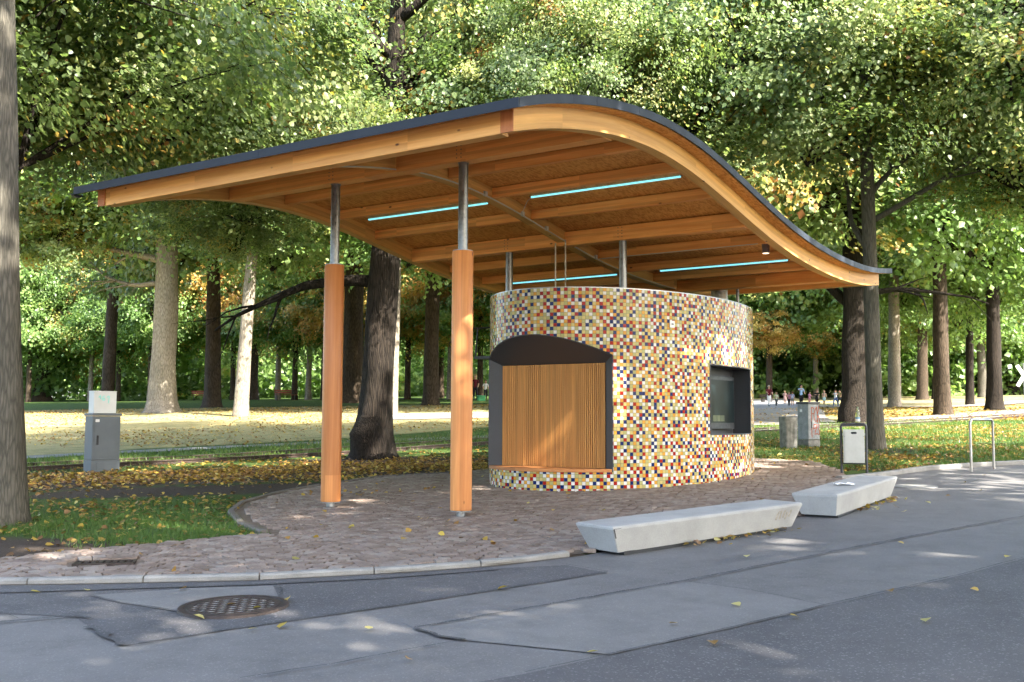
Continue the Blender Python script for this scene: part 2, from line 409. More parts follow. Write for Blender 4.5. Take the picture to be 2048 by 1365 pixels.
# ------------------------------------------------------------------ ground sheet
PLAZA = [(-9,9.3),(-6,9.08),(-4.34,9.04),(-3.66,9.03),(-2.23,9.09),(-.98,9.37),(-.10,9.69),(.71,10.23),(3.3,12.75),(4.9,15.2),(5.45,17.3),
         (6.1,19.4),(6.3,22),(4.6,24),(2,23.6),(-.2,21.2),(-1.18,20.29),(-2.44,19.57),(-3.26,17.97),(-3.67,16.74),(-3.86,15.31),(-3.72,14.18),(-3.24,12.88),
         (-2.67,11.87),(-3.23,11.57),(-3.78,11.11),(-4.41,10.73),(-4.92,10.22),(-6.5,9.95),(-9,10.1)]
KERB = [(-9,9.3),(-6,9.08),(-4.34,9.04),(-3.66,9.03),(-2.23,9.09),(-.98,9.37),(-.10,9.69),(.71,10.23)]
ROADEDGE_R = [(.71,10.23),(3.3,12.75),(4.9,15.2),(5.3,17.0),(5.55,17.75),(6.31,18.30),(7.75,19.70),(8.99,20.40),(10.17,20.90),(14,21.9),(30,24)]
RAIL = [(-40,-1),(-22,14.2),(-10.52,23.05),(-8.35,24.45),(-4.79,27.0),(-.70,30.3),(1.18,31.8),(8.43,37.0),(15.9,43.0),(24.69,50.61),(45,70),(80,104)]
def rail_y(x): return np.interp(x, [p[0] for p in RAIL], [p[1] for p in RAIL])
def axis(fine0, fine1, step, lo, hi, grow=1.09):
    a = list(np.arange(fine0, fine1+1e-6, step)); d = step; x = fine1
    while x < hi: d = min(d*grow, 9); x += d; a.append(x)
    d = step; x = fine0; b = []
    while x > lo: d = min(d*grow, 9); x -= d; b.append(x)
    return np.array(b[::-1]+a)
def build_ground():
    xs = axis(-13, 15, .16, -230, 260); ys = axis(9.5, 32, .16, -60, 420)
    X, Y = np.meshgrid(xs, ys); Z = ground_z(X, Y)
    n = noise2(X*1.1, Y*1.1, 3); n_big = noise2(X*.3, Y*.3, 5)
    soil = np.zeros_like(X); dry = np.full_like(X, .35)
    # bare strip between the leaf band and the plaza, bare soil round the near trunk, trodden soil by the kiosk
    strip = np.exp(-((Y-(17.6+.18*(X+6)))/1.0)**2)*sstep((X+8.5)/1.5)*sstep((2.5-X)/2)
    soil = np.maximum(soil, strip*1.15)
    soil = np.maximum(soil, .9*np.exp(-((Y-(20.9+.40*(X+6)))/2.8)**2)*sstep((2-X)/2))
    soil = np.maximum(soil, np.exp(-(((X+6.0)/1.9)**2+((Y-11.2)/.85)**2))*1.4)
    soil = np.maximum(soil, np.exp(-(((X+3.1)/2.4)**2+((Y-24.9)/1.3)**2))*1.1)
    soil = np.maximum(soil, np.exp(-(((X-9.2)/1.5)**2+((Y-26.2)/1.2)**2))*.8)
    soil = np.maximum(soil, np.exp(-(((X-6)/1.6)**2+((Y-20.6)/.7)**2))*.9)
    soil = np.maximum(soil, np.exp(-((Y-rail_y(X)+.1)/.25)**2)*.7)
    soil = np.maximum(soil, np.exp(-(((X-14.6)/3)**2+((Y-44.5)/3)**2))*.8)
    lawn = sstep((Y-rail_y(X)-6.6)/1.2)*sstep((1.5-X)/4)*(1-sstep((Y-56)/6))
    dry = np.maximum(dry*0.6, lawn*.82)
    dry = np.where((Y > 60) & (X < 0), .12, dry)
    band = np.exp(-((Y-(21.3+.4*(X+6)))/1.8)**2)*sstep((-X)/2)
    dry = np.maximum(dry, band*.8)
    gap = (X < 0) & (Y > rail_y(X)+.3) & (Y < rail_y(X)+5.0); dry = np.where(gap, 0.0, dry)
    right = (X > 12) & (Y > 48); dry = np.where(right, .75, dry); soil = np.where(right, np.maximum(soil, .42+.2*n_big), soil)
    nearp = (Y < 15) & (X < -2.5); dry = np.where(nearp, .1, dry)
    Z = Z + np.where(Y > 24, 0.0, 0) 
    verts = np.stack([X.ravel(), Y.ravel(), Z.ravel()], 1); nx = len(xs); ny = len(ys)
    i = np.arange(nx*ny).reshape(ny, nx)
    F = np.stack([i[:-1,:-1].ravel(), i[:-1,1:].ravel(), i[1:,1:].ravel(), i[1:,:-1].ravel()], 1)
    me = bpy.data.meshes.new('ground'); me.from_pydata(verts.tolist(), [], F.tolist())
    for nm, a in (('soil', soil), ('dry', dry)):
        at = me.attributes.new(nm, 'FLOAT', 'POINT'); at.data.foreach_set('value', a.ravel().astype(np.float32))
    me.polygons.foreach_set('use_smooth', [True]*len(me.polygons)); me.materials.append(MAT['ground'])
    return tag(link('ground', me), kind='structure')
build_ground()

def sheet(name, poly, dz, mat, parent=None):
    me = bpy.data.meshes.new(name); bm = bmesh.new()
    vs = [bm.verts.new((x, y, gz(x, y)+dz)) for x, y in poly]; f = bm.faces.new(vs)
    bmesh.ops.triangulate(bm, faces=[f]); bmesh.ops.recalc_face_normals(bm, faces=bm.faces[:])
    if sum(fc.normal.z for fc in bm.faces) < 0: bmesh.ops.reverse_faces(bm, faces=bm.faces[:])
    bm.to_mesh(me); bm.free(); me.materials.append(mat); return link(name, me, parent)
def ribbon(name, pts, w0, w1, dz, mat, parent=None, step=.5, seed=1, jitter=0.0):
    """a strip following the ground along pts"""
    P = []
    for a, b in zip(pts[:-1], pts[1:]):
        k = max(1, int(math.dist(a, b)/step))
        P += [(a[0]+(b[0]-a[0])*i/k, a[1]+(b[1]-a[1])*i/k) for i in range(k)]
    P.append(pts[-1]); r = random.Random(seed); v = []; f = []
    for i, p in enumerate(P):
        q0 = P[max(i-1, 0)]; q1 = P[min(i+1, len(P)-1)]
        dx, dy = q1[0]-q0[0], q1[1]-q0[1]; l = math.hypot(dx, dy) or 1
        nx_, ny_ = -dy/l, dx/l; j = r.uniform(-1, 1)*jitter; k2 = 1+r.uniform(-.5, .5)*(jitter > 0)
        for w in (w0, w1):
            x, y = p[0]+nx_*(w*k2+j), p[1]+ny_*(w*k2+j); v.append((x, y, gz(x, y)+dz))
        if i: f.append((2*i-2, 2*i, 2*i+1, 2*i-1) if w1 > w0 else (2*i-1, 2*i+1, 2*i, 2*i-2))
    me = bpy.data.meshes.new(name); me.from_pydata(v, [], f); me.materials.append(mat); return link(name, me, parent)

# road: one sheet with paler and darker repair patches and tar seams; lower-right patch also darkened for shade
road_poly = KERB + ROADEDGE_R[1:] + [(40,24.5),(40,-40),(-40,-40),(-40,9.6)]
road = tag(sheet('road', road_poly, .006, MAT['asphalt']), kind='structure')
sheet('repair_patch', [(-2.48,6.79),(-1.91,7.21),(-.83,7.95),(.11,8.67),(.84,9.23),(.50,9.65),(-.3,9.5),(-1.0,9.25),(-2.2,8.97),(-3.3,8.85),(-4.4,8.85),(-5,8.2),(-3.15,7.69),(-2.9,7.35)], .010, MAT['asphalt_dark'], road)
sheet('repair_patch', [(-3.36,8.49),(-3.05,8.21),(-2.44,7.81),(-1.82,8.33),(-1.97,8.80),(-2.6,8.74)], .014, MAT['asphalt_pale'], road)
sheet('repair_patch', [(.08,6.01),(1.47,7.06),(2.28,7.72),(3.79,8.90),(4.69,9.70),(9,13.2),(14,13),(14,-6),(-3,-6),(-3,4.2)], .010, MAT['asphalt_dark'], road)  # dark tone also stands in for shade over the lower-right road
sheet('repair_patch', [(-.29,6.81),(-.46,6.91),(-.64,7.17),(.10,7.73),(1.42,8.75),(1.87,8.33),(2.28,7.72),(1.47,7.06),(.6,6.4)], .0135, MAT['asphalt_pale'], road)
sheet('repair_patch', [(-5.2,8.9),(-4.2,8.92),(-2.23,8.99),(-1.2,9.2),(-.2,9.55),(-.1,9.42),(-1.1,9.05),(-2.2,8.82),(-4.2,8.62),(-5.2,8.6)], .018, MAT['asphalt_dark'], road)
seams = [([(-3.60,7.51),(-3.36,7.61),(-3.15,7.69),(-3.0,7.6)], .02), ([(-2.90,7.35),(-2.70,7.09),(-2.48,6.79)], .045), ([(-2.48,6.79),(-2.39,6.79),(-1.91,7.21),(-.83,7.95),(.11,8.67),(.84,9.23)], .011),
         ([(.84,9.23),(.50,9.65)], .008), ([(-1.51,5.97),(-1.04,6.25),(-.68,6.53),(-.29,6.81)], .010), ([(-.29,6.81),(-.46,6.91),(-.64,7.17)], .02),
         ([(-.64,7.17),(.10,7.73),(1.42,8.75),(2.31,9.51),(4.26,11.18),(6.15,12.68)], .017), ([(.08,6.01),(1.47,7.06),(2.28,7.72),(3.79,8.90),(4.69,9.70)], .009),
         ([(1.42,8.75),(1.87,8.33),(2.28,7.72)], .006), ([(-3.36,8.49),(-3.05,8.21),(-2.44,7.81)], .007), ([(-1.97,8.87),(-1.85,8.6),(-1.82,8.33)], .010), ([(-3.76,7.85),(-3.52,7.63)], .007)]
for i, (p, w) in enumerate(seams): ribbon('tar_seam', p, -w*.7, w*.7, .022, MAT['tar'], road, .09, i, w*.55)
tag(ribbon('footpath', [(-34,16.5),(-16,25.3),(-10.75,28.9),(-7.6,30.7),(-5.77,31.7),(-.85,33.5),(4,35.4),(12,41)], -.5, .5, .02, MAT['path'], None, 1.0), kind='structure')
tag(ribbon('footpath', [(-6,44),(4,45.0),(10,46.3),(14.5,45.0),(20,50),(29,59.5),(60,92)], -2.0, 2.0, .03, MAT['path'], None, 1.0), kind='structure')
tag(ribbon('promenade', [(11.5,46),(14,56),(17.5,68),(22,86),(26,104),(34,140)], -2.6, 4.6, .05, MAT['path'], None, 1.0), kind='structure')
tag(ribbon('footpath', [(24,84),(31.5,75.5),(36,80),(45,92.2),(70,120)], -1.3, 1.3, .07, MAT['path'], None, 1.0), kind='structure')

# kerb stones
kerb = tag(ribbon('kerb', KERB, -.02, .12, .012, MAT['bed'], None, .25), kind='structure')
def polyline_at(P, s):
    for a, b in zip(P[:-1], P[1:]):
        l = math.dist(a, b)
        if s <= l: return (a[0]+(b[0]-a[0])*s/l, a[1]+(b[1]-a[1])*s/l)
        s -= l
    return P[-1]
def plen(P): return sum(math.dist(a, b) for a, b in zip(P[:-1], P[1:]))
def kerb_stones(P, parent, w0, w1, top, length=.98, gap=.012, mat=None):
    total = plen(P); s = 0
    while s < total-.2:
        e = min(total, s+length-gap); mb = MB(); v = []
        for q in (s, (s+e)/2, e):
            a = polyline_at(P, max(0, q-.05)); b = polyline_at(P, min(total, q+.05)); c = polyline_at(P, q)
            l = math.dist(a, b) or 1; nx_, ny_ = -(b[1]-a[1])/l, (b[0]-a[0])/l
            j = rnd.uniform(-.003, .003)
            for w, z in ((w0, -.1), (w0, top-.015), (w0+.015, top), (w1-.01, top), (w1, top-.012), (w1, -.1)):
                x, y = c[0]+nx_*w, c[1]+ny_*w; v.append((x, y, gz(x, y)+z+(j if z > 0 else 0)))
        fs = []
        for i in range(2):
            for k in range(5): fs.append((i*6+k, (i+1)*6+k, (i+1)*6+k+1, i*6+k+1))
        fs += [(0,1,2,3,4,5), (17,16,15,14,13,12)]
        mb.add(v, [f[::-1] for f in fs]); mb.build('kerbstone', mat or MAT['kerb'], parent); s += length
kerb_stones(KERB, kerb, -.0, .10, .058)
kerb2 = tag(ribbon('kerb', ROADEDGE_R[4:], -.03, .10, .013, MAT['bed'], None, .4), kind='structure')
kerb_stones(ROADEDGE_R[4:], kerb2, -.02, .10, .09)
pe = [(-2.67,11.87),(-3.24,12.88),(-3.72,14.18),(-3.86,15.31),(-3.67,16.74),(-3.26,17.97),(-2.44,19.57),(-1.18,20.29)]
kerb3 = tag(ribbon('kerb', pe, -.02, .10, .013, MAT['bed'], None, .4), kind='structure')
kerb_stones(pe[::-1], kerb3, -.09, .0, .056, .5, .012, MAT['kerb_dark'])

# ------------------------------------------------------------------ cobbled plaza
paving = tag(sheet('paving', PLAZA, .026, MAT['bed']), kind='structure')
CX, CY, ANG = -1.5437, 13.7597, -.595
U = Vector((math.cos(ANG), math.sin(ANG), 0)); V = Vector((-U.y, U.x, 0))
def to_ms(x, y): return ((x-CX)*U.x+(y-CY)*U.y, (x-CX)*V.x+(y-CY)*V.y)
def frame_xy(m, s): return (CX+m*U.x+s*V.x, CY+m*U.y+s*V.y)
EA, EB, ES, EZ = 3.3236, 2.018, 6.5572, 3.678
def cobble_mesh(seed, name='paving_stone'):
    r = random.Random(seed); mb = MB(); v = []
    base = [(-.5,-.5),(0,-.53),(.5,-.5),(.52,0),(.5,.5),(0,.52),(-.5,.5),(-.52,0)]
    base = [(x+r.uniform(-.05,.05), y+r.uniform(-.05,.05)) for x, y in base]
    for k, z in ((1.0, -.02), (1.0, .016), (.90, .022)):
        v += [(x*k, y*k, z+(r.uniform(-.003,.003) if z > 0 else 0)) for x, y in base]
    v.append((0, 0, .024))
    fs = [(a, (a+1) % 8, 8+(a+1) % 8, 8+a) for a in range(8)] + [(8+a, 8+(a+1) % 8, 16+(a+1) % 8, 16+a) for a in range(8)] + [(16+a, 16+(a+1) % 8, 24) for a in range(8)]
    mb.add(v, fs); return mb.mesh(name, MAT['cobble'])
def lay_cobbles():
    r = random.Random(11); ang = math.radians(16); ca, sa = math.cos(ang), math.sin(ang)
    stones = []; rowh, colw = .118, .128
    for i in range(-12, 190):
        for j in range(-105, 115):
            uu = (j+.5*(i % 2))*colw + r.uniform(-.012, .012)
            vv = i*rowh + .13*abs(math.sin(uu*math.pi/1.45))*1.6 + r.uniform(-.01, .01)
            slope = math.cos(uu*math.pi/1.45)*.13*1.6*math.pi/1.45*(1 if math.sin(uu*math.pi/1.45) > 0 else -1)
            x, y = -1+uu*ca-vv*sa, 8.2+uu*sa+vv*ca
            if x < -8 or y > 24.2 or not (8.9 < y): continue
            stones.append((x, y, ang+math.atan(slope)*.9, r.uniform(.88, 1.0)*colw, r.uniform(.88, 1.0)*rowh))
    A = np.array(stones); ok = inpoly(A[:,0], A[:,1], PLAZA)
    dm, ds = (A[:,0]-CX)*U.x+(A[:,1]-CY)*U.y, (A[:,0]-CX)*V.x+(A[:,1]-CY)*V.y
    ok &= ((dm/EB)**2+((ds-ES)/EA)**2) > 1.02
    # keep clear of the kerb and the drain
    for k in range(0, 1000):
        px_, py_ = polyline_at(KERB, k*plen(KERB)/1000); ok &= (A[:,0]-px_)**2+(A[:,1]-py_)**2 > .15**2
        px_, py_ = polyline_at(pe, k*plen(pe)/1000); ok &= (A[:,0]-px_)**2+(A[:,1]-py_)**2 > .15**2
    ok &= ~((abs(A[:,0]+3.80) < .36) & (abs(A[:,1]-9.93) < .2))
    A = A[ok]; d = np.hypot(A[:,0], A[:,1])
    vis = abs(A[:,0]/A[:,1]) < .49
    order = np.argsort(d + np.where(vis, 0, 100)); A = A[order]
    near, rest = A[:300], A[300:]
    protos = [cobble_mesh(s) for s in range(8)]
    for x, y, a, w, h in near:
        o = bpy.data.objects.new('paving_stone', protos[r.randrange(8)]); COL.objects.link(o); o.parent = paving
        o.location = (x, y, gz(x, y)+.032+r.uniform(-.003, .003)); o.scale = (w, h, 1)
        o.rotation_euler = (.0286+r.uniform(-.02, .02), -.017+r.uniform(-.02, .02), a+r.uniform(-.06, .06))
    pv = [np.array([v.co[:] for v in m.vertices]) for m in protos]; pf = [[tuple(p.vertices) for p in m.polygons] for m in protos]
    vs, fs, tone = [], [], []; b = 0
    for x, y, a, w, h in rest:
        k = r.randrange(8); q = pv[k]*np.array([w, h, 1]); c, s_ = math.cos(a), math.sin(a)
        X = q[:,0]*c-q[:,1]*s_+x; Y = q[:,0]*s_+q[:,1]*c+y; Z = q[:,2]+ground_z(X, Y)+.032+r.uniform(-.003, .003)+(X-x)*r.uniform(-.03, .03)
        vs.append(np.stack([X, Y, Z], 1)); fs += [tuple(i+b for i in f) for f in pf[k]]; tone += [r.random()]*len(pf[k]); b += len(q)
    me = bpy.data.meshes.new('paving_stones_rest'); me.from_pydata(np.concatenate(vs).tolist(), [], fs); me.materials.append(MAT['cobble'])
    at = me.attributes.new('tone', 'FLOAT', 'FACE'); at.data.foreach_set('value', np.array(tone, np.float32))
    tag(link('paving_stones_farther', me, paving), kind='stuff')
lay_cobbles()

# ------------------------------------------------------------------ wave-roofed canopy
_ps = [-2.42,-2.18,-1.94,-1.61,-1.175,-.708,-.311,.219,.786,1.3,1.75,2.5,3.25,3.8,4.38,4.99,5.66,6.36,7.1,8.2,9.4,10.3,11.15,11.4]
_pz = [4.345,4.425,4.50,4.594,4.695,4.781,4.844,4.905,4.931,4.925,4.89,4.805,4.695,4.59,4.49,4.402,4.318,4.26,4.215,4.185,4.213,4.28,4.377,4.41]
_pc = np.polyfit(_ps, _pz, 8)
def zb(s): return float(np.polyval(_pc, s))
S0, S1, WIN, WOUT, HB = -2.18, 11.02, 3.196, 3.348, .225
canopy = thing('roof_canopy', 'wave-shaped timber canopy with dark metal edge on two wooden posts, over the mosaic kiosk', 'canopy', (CX, CY, 0), ANG)
def sweep(mb, m0, m1, z0, z1, sa, sb, n=60, mi=0):
    ss = np.linspace(sa, sb, n); v = []
    for s in ss:
        z = zb(s); v += [(m0, s, z+z0), (m1, s, z+z0), (m1, s, z+z1), (m0, s, z+z1)]
    f = []
    for i in range(n-1):
        for k in range(4): f.append((4*i+k, 4*i+(k+1) % 4, 4*i+4+(k+1) % 4, 4*i+4+k))
    f = [q[::-1] for q in f] + [(0,1,2,3), (4*n-1,4*n-2,4*n-3,4*n-4)]
    mb.add(v, [q[::-1] for q in f] if False else f, mi)
def along_curve(o):
    """store coordinates that follow the bent beam, for the grain"""
    me = o.data; at = me.attributes.new('along', 'FLOAT_VECTOR', 'POINT')
    at.data.foreach_set('vector', np.array([(v.co.x, v.co.y, v.co.z-zb(v.co.y)) for v in me.vertices], np.float32).reshape(-1)); return o
def fixn(o):
    bm = bmesh.new(); bm.from_mesh(o.data); bmesh.ops.recalc_face_normals(bm, faces=bm.faces[:]); bm.to_mesh(o.data); bm.free(); return o
for sgn in (-1, 1):
    mb = MB(); a, b_ = sorted((sgn*WIN, sgn*WOUT)); sweep(mb, a, b_, 0, HB, S0, S1)
    e = along_curve(fixn(mb.build('edge_beam', MAT['wood_s'], canopy)))
    mb = MB(); mb.box(a+.001, b_-.001, S0-.012, S0-.0005, zb(S0)+.001, zb(S0)+HB-.001); mb.build('end_grain', MAT['wood_end'], e)
mb = MB(); sweep(mb, -.07, .07, .035, HB-.002, S0+.16, S1-.16); spine = along_curve(fixn(mb.build('spine_beam', MAT['wood_s'], canopy)))
def crossbeam(name, s, th, z0, z1, mat, full=False):
    """beam along the canopy width, butted between the curved beams"""
    for a, b_ in (((-WIN+.002, WIN-.002),) if full else ((-WIN+.002, -.072), (.072, WIN-.002))):
        mb = MB(); z = zb(s); mb.bbox(a, b_, s-th/2, s+th/2, z+z0, z+z1, .006); mb.build(name, mat, canopy)
for s in (-1.09, 1.07, 2.15, 3.22, 5.37, 6.44, 7.51, 9.65): crossbeam('purlin', s, .10, .075, HB-.004, MAT['wood_m'])
for s in (0.0, 4.2945, 8.62): crossbeam('main_beam', s, .20, -.012, HB-.006, MAT['wood_m'], True)
# the spine is notched over the three main beams: bolts on the main beams show where the posts sit
for s in (0.0, 4.2945):
    for m in (-1.1071, 1.1071):
        for k in range(4):
            for dx in (-.035, .035):
                mb = MB(); mb.tube([(m+dx, s-.104, zb(s)+.04+.05*k), (m+dx, s-.098, zb(s)+.04+.05*k)], .008, 6); mb.build('bolt', MAT['fixture'], canopy)
mb = MB(); mb.bbox(-WIN+.003, WIN-.003, S0-.0, S0+.14, zb(S0)-.001, zb(S0)+HB-.002, .006); mb.build('front_beam', MAT['wood_front'], canopy)
mb = MB(); mb.bbox(-WIN+.003, WIN-.003, S1-.14, S1, zb(S1)+.001, zb(S1)+HB-.002, .006); mb.build('rear_beam', MAT['wood_front'], canopy)
# OSB deck: separate boards, with joints over the purlins
joints = [S0-.19, -1.09, 1.07, 3.22, 5.37, 7.51, 9.65, S1+.17]; OV = .20
for a, b_ in zip(joints[:-1], joints[1:]):
    for m0, m1 in ((-WOUT-OV+.02, -.003), (.003, WOUT+OV-.02)):
        mb = MB(); sweep(mb, m0, m1, HB+.002, HB+.024, a+.002, b_-.002, 14); fixn(mb.build('deck_board', MAT['osb'], canopy))
mb = MB(); sweep(mb, -WOUT-OV, WOUT+OV, HB+.028, HB+.07, S0-.215, S1+.19, 70); fixn(mb.build('roof_skin', MAT['fascia'], canopy))
# fascia: folded sheet pieces, each about half a metre on the curved sides
for sgn in (-1, 1):
    ss = np.arange(S0-.22, S1+.2, .5); ss = list(ss)+[S1+.195]
    for a, b_ in zip(ss[:-1], ss[1:]):
        if b_-a < .05: continue
        mb = MB(); m0, m1 = sorted((sgn*(WOUT+OV-.0), sgn*(WOUT+OV+.014+rnd.uniform(-.001, .002)))); sweep(mb, m0, m1, HB+.0015, HB+.10, a+.001, b_-.001, 8)
        fixn(mb.build('fascia_panel', MAT['fascia'], canopy))
for s_e, sg in ((S0-.22, -1), (S1+.195, 1)):
    ms = np.linspace(-WOUT-OV-.014, WOUT+OV+.014, 5)
    for a, b_ in zip(ms[:-1], ms[1:]):
        mb = MB(); z = zb(s_e); y0, y1 = sorted((s_e, s_e+sg*(.016+rnd.uniform(-.001, .002)))); mb.box(a+.001, b_-.001, y0, y1, z+HB+.0015, z+HB+.10); mb.build('fascia_panel', MAT['fascia'], canopy)
mb = MB(); z = zb(S0-.22)+HB; mb.add([(-WOUT-OV-.014, S0-.3, z+.01), (-WOUT-OV-.20, S0-.10, z+.0), (-WOUT-OV-.014, S0-.05, z+.015), (-WOUT-OV-.014, S0-.15, z-.03)], [(0,1,2),(0,3,1),(1,3,2),(0,2,3)])
fixn(mb.build('gutter_spout', MAT['fascia'], canopy))
# light strips under the deck
for s, z, spans in ((2.6695, 4.985, ((-2.88, -.41), (.41, 2.88))), (6.99, 4.375, ((-2.88, -.46), (.46, 2.88)))):
    for a, b_ in spans:
        top = zb(s)+HB-.002; hz = max(.035, top-z-.03)
        mb = MB(); mb.box(a-.03, b_+.03, s-.035, s+.035, z+.022, top); fx = mb.build('light_strip', MAT['fixture'], canopy)
        mb = MB(); mb.tube([(a, s-.012, z+.01), (b_, s-.012, z+.01)], .017, 8); mb.build('light_tube', MAT['tube'], fx)
# conduit along the spine, junction boxes, downlight
ss = np.linspace(.2, 8.4, 60); mb = MB(); mb.tube([(.085, s, zb(s)+.045) for s in ss], .010, 6); cd = mb.build('conduit', MAT['conduit'], canopy)
for s in (1.9, 2.9, 3.6, 5.2, 6.2):
    mb = MB(); mb.bbox(.074, .115, s-.03, s+.03, zb(s)+.03, zb(s)+.10, .004); mb.build('junction_box', MAT['conduit'], cd)
mb = MB(); mb.tube([(.085, 2.9, zb(2.9)+.09), (.25, 2.8, zb(2.8)+.225), (.42, 2.67, 5.0)], .005, 5); mb.build('cable', MAT['conduit'], canopy)
ss = np.linspace(-1.6, -.12, 16); mb = MB(); mb.tube([(.085, s, zb(s)+.03) for s in ss], .010, 6); mb.build('conduit', MAT['conduit'], canopy)
for m, t_ in ((-.089, zb(4.15)+.02), (.105, zb(4.15)+.06)):
    mb = MB(); mb.tube([(m, 4.165, t_), (m, 4.165, 3.6)], .012, 8); mb.build('conduit_drop', MAT['conduit'], canopy, True)
mb = MB(); mb.tube([(.1, 5.31, zb(5.31)+.062), (2.98, 5.31, zb(5.31)+.062)], .008, 6); mb.build('cable', MAT['conduit'], canopy)
mb = MB(); mb.lathe([(.062, 4.475), (.062, 4.325), (.056, 4.318)], 2.98, 5.66, 20); dl = mb.build('downlight', MAT['lampcan'], canopy, False)
mb = MB(); mb.lathe([(.052, 4.3175), (.052, 4.3140)], 2.98, 5.66, 16); mb.build('lamp_glass', MAT['lens'], dl)
mb = MB(); mb.box(2.90, 3.06, 5.60, 5.72, 4.475, 4.49); mb.build('bracket', MAT['lampcan'], dl)
# two timber posts on steel feet, with steel tubes up to the main beam
for m in (-1.1071, 1.1071):
    x, y = frame_xy(m, 0); z0 = gz(x, y)+.05
    mb = MB(); prof = []
    n = 28
    def jit(i, k): return 1.0
    mb.lathe([(.128, z0+.075), (.135, z0+.083), (.136, 2.0), (.134, 3.725), (.128, 3.735)], m, 0, 32)
    p = smooth_by_angle(mb.build('post', MAT['wood_post'], canopy), 40)
    mb = MB(); mb.lathe([(.130, z0+.062), (.130, z0+.0745)], m, 0, 28); mb.build('post_plate', MAT['steel'], p)
    mb = MB(); mb.lathe([(.055, z0-.03), (.055, z0+.0615)], m, 0, 20); mb.build('post_foot', MAT['steel'], p)
    mb = MB(); mb.lathe([(.129, 3.7355), (.129, 3.745)], m, 0, 28); mb.build('post_ring', MAT['steel_dark'], p)
    mb = MB(); mb.lathe([(.0625, 3.7455), (.0625, zb(0)-.02), (.072, zb(0)-.019), (.072, zb(0)-.0125)], m, 0, 24); smooth_by_angle(mb.build('steel_tube', MAT['steel_dark'], canopy))
for m in (-1.1049, 1.1049):
    mb = MB(); mb.lathe([(.0625, EZ-.12), (.0625, zb(4.2945)-.013)], m, 4.2945, 24); smooth_by_angle(mb.build('steel_tube', MAT['steel_dark'], canopy))
x, y = frame_xy(-1.1071, 0)

# ------------------------------------------------------------------ mosaic kiosk
kiosk = thing('kiosk', 'oval kiosk clad in red, blue, yellow and white mosaic tiles under the canopy', 'kiosk', (CX, CY, 0), ANG)
def ep(th, off=0.0):
    c, s = math.cos(th), math.sin(th); nx_, ny_ = c/EB, s/EA; l = math.hypot(nx_, ny_)
    return (EB*c+off*nx_/l, ES+EA*s+off*ny_/l)
THS = np.linspace(-math.pi*1.25, math.pi*.75, 8001)
_pts = np.array([ep(t) for t in THS]); _arc = np.concatenate([[0], np.cumsum(np.hypot(*np.diff(_pts, axis=0).T))])
def th_at(a): return float(np.interp(a, _arc, THS))
def arc_at(th): return float(np.interp(th, THS, _arc))
PITCH = .0557
A_OL = arc_at(-math.pi+math.asin(0)-0) if False else None
th_ol = math.atan2(-math.sqrt(1-(1.15/EB)**2), -1.15/EB); th_or = math.atan2(-math.sqrt(1-(1.15/EB)**2), 1.15/EB)
th_sl, th_sr = math.radians(-14.3), math.radians(18.8)
OPEN = (arc_at(th_ol), arc_at(th_or)); SCR = (arc_at(th_sl), arc_at(th_sr)); SZ0, SZ1 = 1.385, 2.545
Z_SILL = .815
def zceil(a):
    m, s = ep(th_at(a)); return 2.56+.55*(3.93-s)
ncol = int(round(_arc[-1]/PITCH)); PA = _arc[-1]/ncol; nrow = 62
gv, gf = [], []; tv, tf, tm = [], [], []; tilelist = []
rt = np.random.RandomState(5)
def emit(cell, off, V_, F_):
    b = len(V_)
    for a, z in cell: m, s = ep(th_at(a), off); V_.append((m, s, z))
    F_.append(tuple(range(b, b+len(cell))))
def cells():
    for i in range(ncol):
        a0, a1 = i*PA, (i+1)*PA
        for j in range(nrow):
            z1 = EZ-j*PITCH; z0 = z1-PITCH
            edges = (OPEN if z1 > Z_SILL and z0 < zceil(OPEN[1])+.04 else ())+(SCR if z1 > SZ0 and z0 < SZ1 else ())
            cuts = [a0]+[c for c in edges if a0 < c < a1]+[a1]
            for p, q in zip(cuts[:-1], cuts[1:]):
                if q-p < .004: continue
                mid = (p+q)/2
                if OPEN[0] < mid < OPEN[1]:
                    c0, c1 = zceil(p), zceil(q)
                    if z1 <= Z_SILL+1e-6 or z0 >= max(c0, c1): yield i, j, [(p, z0), (q, z0), (q, z1), (p, z1)]
                    elif z0 < Z_SILL < z1: yield i, j, [(p, z0), (q, z0), (q, Z_SILL), (p, Z_SILL)]
                    elif z1 > min(c0, c1):
                        l0, l1 = max(z0, c0), max(z0, c1)
                        if l0 >= z1: l0 = z1-.001
                        if l1 >= z1: l1 = z1-.001
                        yield i, j, [(p, l0), (q, l1), (q, z1), (p, z1)]
                elif SCR[0] < mid < SCR[1]:
                    if z1 <= SZ0 or z0 >= SZ1: yield i, j, [(p, z0), (q, z0), (q, z1), (p, z1)]
                    elif z0 < SZ0 < z1: yield i, j, [(p, z0), (q, z0), (q, SZ0), (p, SZ0)]
                    elif z0 < SZ1 < z1: yield i, j, [(p, SZ1), (q, SZ1), (q, z1), (p, z1)]
                else: yield i, j, [(p, z0), (q, z0), (q, z1), (p, z1)]
G = .0019; TCOL = {}
for i, j, cell in cells():
    emit(cell, 0.0, gv, gf)
    z_low = min(c[1] for c in cell)
    ca = sum(c[0] for c in cell)/4; cz = sum(c[1] for c in cell)/4
    col = rt.choice(6, p=TILEP)
    for _ in range(3):                                       # neighbours seldom share a colour
        if col in (TCOL.get((i-1, j)), TCOL.get((i, j-1))): col = rt.choice(6, p=TILEP)
    TCOL[(i, j)] = col
    w = cell[1][0]-cell[0][0]; h0 = cell[3][1]-cell[0][1]; h1 = cell[2][1]-cell[1][1]
    if w < .010 or max(h0, h1) < .010: continue
    tilelist.append((cell, col, w > PA*.98 and min(h0, h1) > PITCH*.98, ca, cz))
